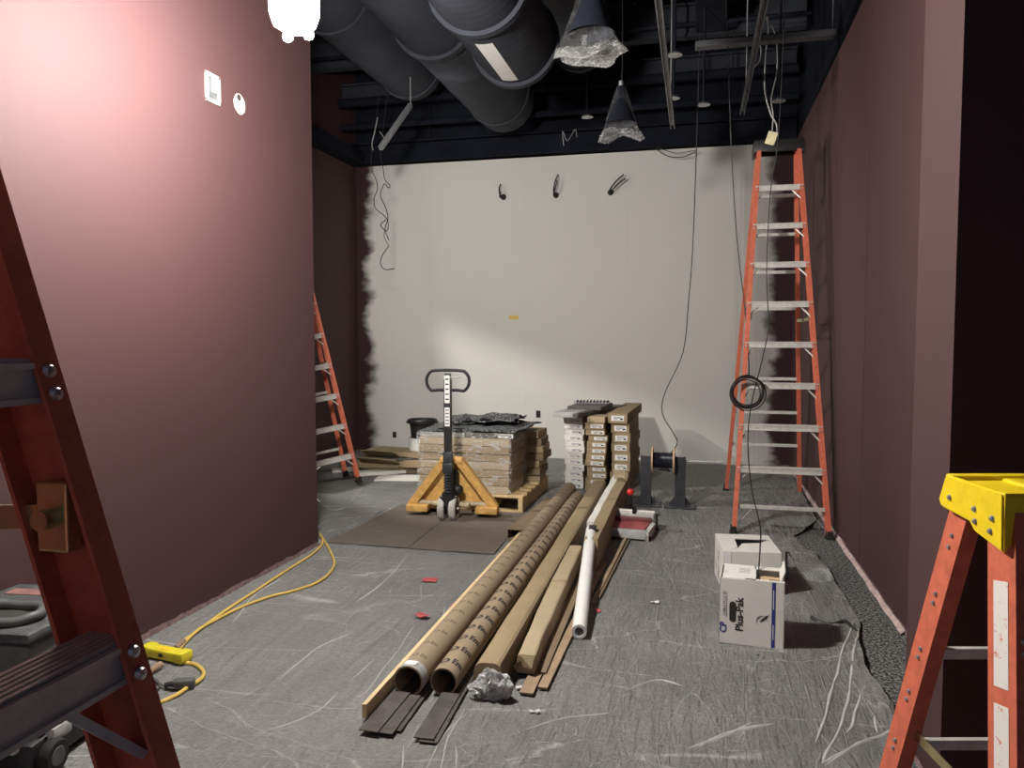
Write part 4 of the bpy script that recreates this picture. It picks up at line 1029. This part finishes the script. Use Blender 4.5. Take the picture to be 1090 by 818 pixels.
# ------------------------------------------------------------------ flooring cutter
K = thing('flooring_cutter', (-.485, 5.72, .006), math.radians(-6), 'grey and red flooring cutter with a red ball lever', 'flooring cutter')
Wc, Dc = .31, .42
for s in (-1, 1): G().box((s * Wc / 2, 0, .055), (.035, Dc, .03), bev=.003).box((s * Wc / 2, 0, .02), (.025, Dc * .96, .04)).out('side_rail', M['alu'], K)
G().box((0, -Dc / 2 + .02, .045), (Wc, .05, .06), bev=.004).out('front_bar', M['greylight'], K, True)
G().box((0, -.02, .068), (Wc - .05, Dc * .62, .012)).out('bed', M['pinkred'], K)
G().box((0, .10, .085), (Wc - .03, .05, .03), bev=.003).out('clamp_bar', simple('dull_red', (.16, .05, .05), .5), K, True)
G().box((0, .17, .10), (Wc + .02, .055, .05), bev=.006).cyl((-Wc / 2 - .01, .17, .13), (Wc / 2 + .01, .17, .13), .014, seg=16).out('blade_beam', M['alu'], K, True)
for s in (-1, 1):
    G().box((s * (Wc / 2 + .01), .14, .075), (.02, .12, .12), bev=.005).cyl((s * (Wc / 2), .16, .13), (s * (Wc / 2 + .035), .16, .13), .017, seg=14).out('end_bracket', M['greyplast'], K, True)
    for y in (-.17, .17): G().cyl((s * (Wc / 2 + .012), y, .0), (s * (Wc / 2 + .012), y, .03), .014, seg=12).out('foot', M['rubber'], K, True)
G().tube([(.0, .15, .13), (-.015, .12, .20), (-.02, .10, .27)], .009, 10).box((0, .155, .14), (.03, .03, .05), bev=.004).out('lever', M['black'], K, True)
G().sphere((-.021, .098, .29), .027, sub=3).out('lever_knob', M['red'], K, True)['label'] = 'red ball knob'

# crumpled paper behind cutter
g = G().box((0, 0, .0), (.12, .10, .012)).sub(4).jitter(.03, 14, 2)
o = tag(g.out('paper_scrap', M['card_pale']), 'torn cardboard scrap on top of the tall carton near the cutter', 'scrap'); o.location = (-.665, 6.75, .26); o.rotation_euler = (.7, .2, .4)

# ------------------------------------------------------------------ cable reel on stands
RZ = .40; RY = 6.78
def jstand(x, lab):
    T = thing('reel_stand', (x, RY, .006), 0, lab, 'stand')
    G().beam((0, 0, .012), (0, 0, RZ + .03), [(-.045, -.03), (.045, -.03), (.045, .03), (.03, .03), (.03, -.015), (-.03, -.015), (-.03, .03), (-.045, .03)], (1, 0, 0)).out('post', M['dark_steel'], T)
    g = G().box((0, -.02, .008), (.26, .24, .012), bev=.003); g.out('base_plate', M['dark_steel'], T)
    for s in (-1, 1): G().poly([(s * .045, 0, .014), (s * .095, 0, .014), (s * .045, 0, .08)], (0, .008, 0)).out('gusset', M['dark_steel'], T)
    return T
sx0, sx1 = fy(691, 541, RY).x - .03, fy(728, 541, RY).x - .035
jstand(sx0, 'black steel stand at the left end of the cable reel'); jstand(sx1, 'black steel stand at the right end of the cable reel')
T = thing('cable_reel', ((sx0 + sx1) / 2, RY - .0, RZ), 0, 'black cable reel with pale wooden discs held between two stands', 'cable reel')
hx = (sx1 - sx0) / 2 - .055
for s in (-1, 1): G().lathe([(.018, -.006), (.118, -.006), (.118, .006), (.018, .006)], c=(s * hx, 0, 0), seg=40, axis=(1, 0, 0), closed=True).out('flange', M['ply'], T, True)
g = G()
for k in range(17):
    g.lathe([(.05, -.0085), (.068, -.006), (.071, 0), (.068, .006), (.05, .0085)], c=(-hx + .012 + (2 * hx - .024) * k / 16, 0, 0), seg=28, axis=(1, 0, 0))
g.tube([(.03, -.05, -.06), (.06, -.03, -.09), (.02, .0, -.085), (-.03, -.04, -.075)], .006, 6)
g.out('cable_winding', simple('blue_black_cable', (.012, .013, .025), .35), T, True)
G().cyl((-hx - .12, 0, 0), (hx + .42, 0, 0), .013, seg=14).out('axle_rod', M['greylight'], T, True)

# ------------------------------------------------------------------ white cartons with print
def pluspak(loc_, rz, d, label, front_text, opening):
    T = thing('white_carton', loc_, rz, label, 'carton')
    wx_, wy_, h = d; th = .004
    g = G().box((0, -wy_ / 2 + th / 2, h / 2), (wx_, th, h)).box((0, wy_ / 2 - th / 2, h / 2), (wx_, th, h)).box((-wx_ / 2 + th / 2, 0, h / 2), (th, wy_, h)).box((wx_ / 2 - th / 2, 0, h / 2), (th, wy_, h)).box((0, 0, th / 2), (wx_, wy_, th))
    g.out('box', M['white_card'], T)
    if front_text:
        o = G().box((wx_ * .02 - wx_ * .22, .0, h + .001), (wx_ * .52, wy_ * .96, .004)).out('lid_flap', M['white_card'], T)
        G().box((wx_ * .27, wy_ * .38, h + .001), (wx_ * .46, wy_ * .2, .004)).box((wx_ * .47, 0, h + .02), (.004, wy_ * .8, .06), Matrix.Rotation(.35, 4, 'Y')).box((wx_ * .2, -wy_ * .46, h + .001), (wx_ * .6, wy_ * .08, .004)).out('lid_flap', M['white_card'], T)
        G().box((.06, 0, h - .05), (.10, .12, .05), bev=.008).box((.10, -.03, h - .025), (.05, .03, .04), bev=.004).out('contents', M['ply'], T)
        P_ = lambda x, z, ro=PI / 2: Matrix.Translation((x, -wy_ / 2 - .0012, z)) @ Matrix.Rotation(PI / 2, 4, 'X') @ Matrix.Rotation(ro, 4, 'Z')
        bl = G().box((wx_ * .335, -wy_ / 2 - .0006, h / 2), (.016, .001, h * .995)).out('blue_stripe', M['blue_ink'], T)
        g = G()
        for zz, hh_ in ((.74, .09), (.25, .07)): g.box((wx_ * .335, -wy_ / 2 - .0014, h * zz), (.0035, .0008, hh_))
        g.out('stripe_print', M['white'], T)
        g = G(); text_on(g, 'Plus-Pak', .048, P_(-wx_ * .18, h * .47), bold=.0012); text_on(g, 'CABLE PLUS IN', .018, P_(-wx_ * .42, h * .62)); g.box((-wx_ * .385, -wy_ / 2 - .0008, h * .60), (.0012, .001, .12))
        rr = Matrix.Rotation(0, 4, 'Z')
        for k in range(5): g.box((wx_ * .16 + .006 * k, -wy_ / 2 - .0008, h * .42 + .004 * k), (.0025, .001, .030 - .003 * abs(k - 2)), Matrix.Rotation(.5, 4, 'Y'))
        text_on(g, 'LT', .018, P_(wx_ * .12, h * .43)); g.tube([(wx_ * .16 + .024 * math.cos(a / 10 * 2 * PI), -wy_ / 2 - .001, h * .40 + .026 * math.sin(a / 10 * 2 * PI)) for a in range(7)], .0008, 4, smooth=3)
        g.out('printed_text', M['ink'], T)
        g = G(); text_on(g, 'CP', .042, P_(-wx_ * .43, h * .25, PI / 2), bold=.0012); g.out('blue_logo', M['blue_ink'], T)
        g = G(); pr = []
        for k in range(24):
            a = 2 * PI * k / 24; pr.append((-wx_ * .29 + .0155 * math.cos(a), -wy_ / 2 - .0012, h * .5 + ((.034) if math.sin(a) > 0 else -.034) + .0155 * math.sin(a)))
        g.poly(pr, (0, .001, 0)).out('hand_hole', M['inside'], T)
        g = G(); text_on(g, 'CP', .03, Matrix.Translation((-wx_ * .42, -wy_ * .1, h + .0036)) @ Matrix.Rotation(PI / 2, 4, 'Z'))
        for k in range(4): g.box((-wx_ * .12, -wy_ * .05 + k * .022, h + .0034), (.05, .006, .0006))
        g.out('top_print', simple('grey_print', (.3, .3, .3), .8), T)
    else:
        o = G().box((-.0, wy_ * .36, h + .002), (wx_, wy_ * .27, .004)).box((-wx_ * .1, wy_ * .1, h + .03), (wx_ * .75, .004, .0)).out('lid_flap', M['white_card'], T)
        G().poly([(-wx_ / 2, -wy_ / 2, h), (wx_ / 2, -wy_ / 2, h), (wx_ / 2, wy_ * .25, h), (wx_ * .22, wy_ * .02, h), (-.03, -wy_ * .04, h), (-wx_ * .22, -wy_ * .30, h)] , (0, 0, .003)).poly([(-wx_ / 2, -wy_ / 2, h), (-wx_ * .22, -wy_ * .28, h), (-wx_ * .18, wy_ * .24, h), (-wx_ / 2, wy_ * .25, h)], (0, 0, .003)).out('lid_flap', M['white_card'], T)
        G().box((0, 0, h - .07), (wx_ - .01, wy_ - .01, .004)).out('dark_inside', M['inside'], T)
        G().box((-wx_ / 2 + .022, -wy_ / 2 - .001, h / 2), (.036, .002, h * .97)).out('front_strip', M['white'], T)
        PL = lambda y, z: Matrix.Translation((-wx_ / 2 - .0012, y, z)) @ Matrix.Rotation(-PI / 2, 4, 'Z') @ Matrix.Rotation(PI / 2, 4, 'X') @ Matrix.Rotation(PI / 2, 4, 'Z')
        g = G(); text_on(g, 'Plus-Pak', .05, PL(.02, h * .45), bold=.001); text_on(g, 'CP', .035, PL(.11, h * .3), bold=.001); text_on(g, 'CABLE PLUS', .014, PL(.085, h * .62)); g.out('printed_text', M['ink'], T)
    return T
b0 = fz(767, 684.5); b1 = fz(835, 692.5)
rzb = math.atan2(b1.y - b0.y, b1.x - b0.x)
pluspak((.262, 3.835, .006), rzb, (.292, .245, .315), 'nearer white carton with a blue stripe and printed name', True, True)
pluspak((.285, 4.67, .006), math.radians(6), (.315, .40, .245), 'further white carton with open black top, behind the striped one', False, True)
# black cable lying by boxes, black strap
cable([Vector((.52, 4.75, .03)), fz(837, 588, .012), fz(845, 597, .012), fz(852, 600, .012)], .006, M['wire'], 'floor_cable', 'black cable on the floor right of the further white carton')
g = G(); pts = [fz(863, 657, .03), fz(870, 661, .02), fz(880, 664.5, .014), fz(890, 664, .014), fz(899, 661, .03), fz(907, 668, .022), fz(915, 675, .01)]
tag(g.tube(pts, .009, 8, smooth=5).out('floor_strap', M['black'], None, True), 'black strap twisted across the edge of the plastic sheet', 'strap')

# ------------------------------------------------------------------ yellow cords
def fl_pts(L_, z=.014): return [fz(x, y, z) for x, y in L_]
cable(fl_pts([(340, 568), (343, 573), (342, 581), (331, 591), (317, 600), (295, 614), (272.6, 629), (248, 645), (225, 661), (206, 675), (195, 683)]), .0075, M['cord_yellow'], 'extension_cord', 'yellow extension cord running closest to the foot of the left wall', 'extension cord', seg=8)
cable(fl_pts([(341, 570), (346, 577), (352, 588), (356, 600), (350, 611), (338, 620), (323, 626), (306, 631), (292, 634), (268, 642), (247, 651), (228, 661), (212, 670), (200, 681), (188, 694), (178, 700)]), .0075, M['cord_yellow'], 'extension_cord', 'yellow extension cord with the wider loop past the wall corner', 'extension cord', seg=8)
cable(fl_pts([(197, 706), (206, 707), (213, 711), (217, 717), (214, 723), (207, 728), (200, 732), (190, 739), (178, 745), (165, 750), (150, 752)]), .0085, M['cord_yellow'], 'adapter_cord', 'short yellow cord looping from the power adapter to the grey plug', 'extension cord', seg=8)
cable(fl_pts([(156, 701), (145, 697), (136, 696), (120, 700)]), .0085, M['cord_yellow'], 'adapter_cord', 'short yellow cord leaving the left end of the power adapter', 'extension cord', seg=8)
pc = fz(177, 702, .008); T = thing('power_adapter', pc, math.radians(-4), 'bright yellow inline power adapter on the floor by the left wall', 'power adapter')
pa, pb = fz(153, 698), fz(200, 708); T.rotation_euler = (0, 0, math.atan2(pb.y - pa.y, pb.x - pa.x)); ln = (pb - pa).length
G().box((0, 0, .028), (ln * .97, .062, .045), bev=.01).box((-ln * .38, 0, .03), (ln * .2, .07, .05), bev=.01).box((ln * .38, 0, .03), (ln * .2, .07, .05), bev=.01).out('housing', M['gfci'], T, True)
g = G()
for k in range(3): g.box((-.03 + k * .03, -.005, .0515), (.018, .03, .003), bev=.001)
g.out('reset_panel', simple('amber_print', (.8, .5, .02), .5), T)
G().box((0, -.0325, .03), (.022, .003, .016)).out('button', M['black'], T)
p = fz(196, 733, .006); T = thing('grey_plug', p, math.radians(25), 'grey plug with a dark face where the yellow cord ends', 'plug')
G().box((0, 0, .022), (.085, .045, .036), bev=.008).out('plug_body', M['greyplast'], T, True); G().cyl((-.04, 0, .022), (-.075, 0, .018), .012, seg=12).out('strain_relief', M['black'], T, True)
bundle('thin grey wires tangled between the adapter and the grey plug', [fl_pts([(150, 722), (158, 716), (165, 724), (175, 731), (186, 733)], .02), fl_pts([(160, 740), (170, 730), (163, 722), (155, 730), (152, 745)], .02), fl_pts([(158, 716), (150, 720), (146, 728)], .03)], [.004, .004, .005], M['greyplast'])
p = fz(157, 712, .02); tag(G().cyl(fz(148, 722, .022), fz(171, 708, .022), .016, seg=14).out('copper_plug', simple('dusty_tan_rubber', (.3, .2, .13), .6), None, True), 'dusty tan cord connector below the power adapter', 'plug')
p = fz(190, 689, .02); tag(G().cyl(fz(187, 691, .02), fz(195, 683, .02), .015, seg=14).out('cord_connector', simple('dusty_brown_rubber', (.22, .15, .11), .6), None, True), 'brown connector at the near end of the cord by the wall', 'plug')

# ------------------------------------------------------------------ jobsite tool case behind the near-left ladder
T = thing('tool_case', (-2.33, 2.20, .006), math.radians(6), 'grey, black and red wheeled tool case behind the nearest ladder', 'tool case')
G().box((0, 0, .07), (.42, .46, .10), bev=.02).out('base', M['black'], T, True)
g = G().box((0, 0, .19), (.38, .42, .15), bev=.02)
for k in range(6): g.box((-.15 + k * .06, -.213, .19), (.03, .012, .12), bev=.004)
for k in range(6): g.box((.193, -.16 + k * .06, .19), (.012, .03, .12), bev=.004)
g.out('body', M['redtape'], T, True)
G().box((0, 0, .36), (.41, .45, .20), bev=.025, taper=(.96, .96)).out('upper_body', M['greyplast'], T, True)
g = G().box((0, 0, .475), (.43, .47, .035), bev=.012).box((-.05, .08, .50), (.26, .22, .02), bev=.006)
g.out('lid', simple('dusty_grey_lid', (.06, .062, .064), .5, 0, .5, 20), T, True)
g = G(); lp = [(.02 + .13 * math.cos(a * 2 * PI / 20), -.11 + .085 * math.sin(a * 2 * PI / 20), .512 + .006 * math.sin(a)) for a in range(20)]
g.tube(lp, .017, 10, closed=True, smooth=2).out('handle_ring', M['greyplast'], T, True)
G().lathe([(.001, 0), (.105, 0), (.105, .004), (.001, .004)], c=(.02, -.11, .494), seg=24).out('handle_recess', M['inside'], T)
G().box((-.06, .10, .5115), (.16, .06, .002)).out('faded_label', simple('faded_red_label', (.20, .10, .09), .6), T)
for s in (-1, 1):
    G().box((.222, s * .12, .12), (.03, .09, .05), bev=.008).out('latch', M['greylight'], T, True)
    G().box((s * .12, -.24, .12), (.09, .03, .05), bev=.008).out('latch', M['greylight'], T, True)
for y in (-.17, .19):
    w_ = G().lathe([(.012, -.02), (.05, -.02), (.056, -.012), (.056, .012), (.05, .02), (.012, .02)], c=(.235, y, .058), seg=28, axis=(1, 0, 0), closed=True).out('wheel', M['rubber'], T, True)
    G().lathe([(.001, .022), (.03, .022), (.034, .018)], c=(.235, y, .058), seg=20, axis=(1, 0, 0)).out('hub_cap', M['greyplast'], w_, True)
g = G(); hp = [fz(110, 815, .03), fz(125, 797, .035), fz(148, 800, .03), fz(150, 815, .03), fz(140, 840, .03)]
g.tube(hp, .018, 12, smooth=8)
tag(g.out('ribbed_hose', M['greyplast'], None, True), 'grey ribbed hose on the floor beside the tool case', 'hose')

# ------------------------------------------------------------------ scraps on the floor
def scrap(px, py, sx, sy, rz, mat, label, name='tape_scrap', curl=.004, cat='scrap', grp=None):
    t = bmesh.new(); V = []; n_ = 6; sd = px * .13
    for j in range(n_ + 1):
        V.append([t.verts.new((-sx / 2 + sx * i / n_ + .12 * sx * mnoise.noise(Vector((j * .7, sd, 1))), -sy / 2 + sy * j / n_ + .12 * sy * mnoise.noise(Vector((i * .7, sd, 4))), curl * (1 + 1.2 * mnoise.noise(Vector((i * .5, j * .5, sd)))))) for i in range(n_ + 1)])
    for j in range(n_):
        for i in range(n_): t.faces.new((V[j][i], V[j][i + 1], V[j + 1][i + 1], V[j + 1][i]))
    bmesh.ops.solidify(t, geom=list(t.faces), thickness=.0008)
    g = G(); g._put(t); o = g.out(name, mat); o.location = fz(px, py, .008); o.rotation_euler = (0, 0, rz); return tag(o, label, cat, grp)
scrap(457, 618, .085, .07, .1, M['redtape'], 'red tape scrap, furthest from the camera left of the tubes')
scrap(450, 657.5, .07, .05, -.3, M['redtape'], 'folded red tape scrap nearest the camera', curl=.012)
scrap(488, 646, .075, .095, .0, M['redtape'], 'red tape scrap half hidden against the leftmost tube')
scrap(636, 650.5, .035, .04, .2, M['redtape'], 'small red tape scrap right of the white roll')
scrap(447, 655, .06, .012, .1, M['redtape'], 'thin red sliver beside the folded tape scrap')
scrap(697, 642.5, .045, .022, -.2, M['white'], 'small white scrap on the sheet right of the white roll', 'paper_scrap', .008)
scrap(566, 759, .02, .014, .3, M['white'], 'white crumb on the floor in front of the tan planks', 'paper_scrap', .006)
scrap(572, 759.5, .02, .018, .9, M['white'], 'pointed white crumb just right of another in front of the planks', 'paper_scrap', .008)
scrap(553, 734, .03, .02, .3, M['white'], 'white paper crumb at the end of the wrapped carton', 'paper_scrap', .01)
scrap(807, 698, .01, .01, 0, M['black'], 'tiny dark crumb in front of the striped carton', 'crumb', .004)
scrap(833, 600, .05, .02, -.3, M['white'], 'thin white sliver on the sheet right of the further carton', 'paper_scrap', .005)
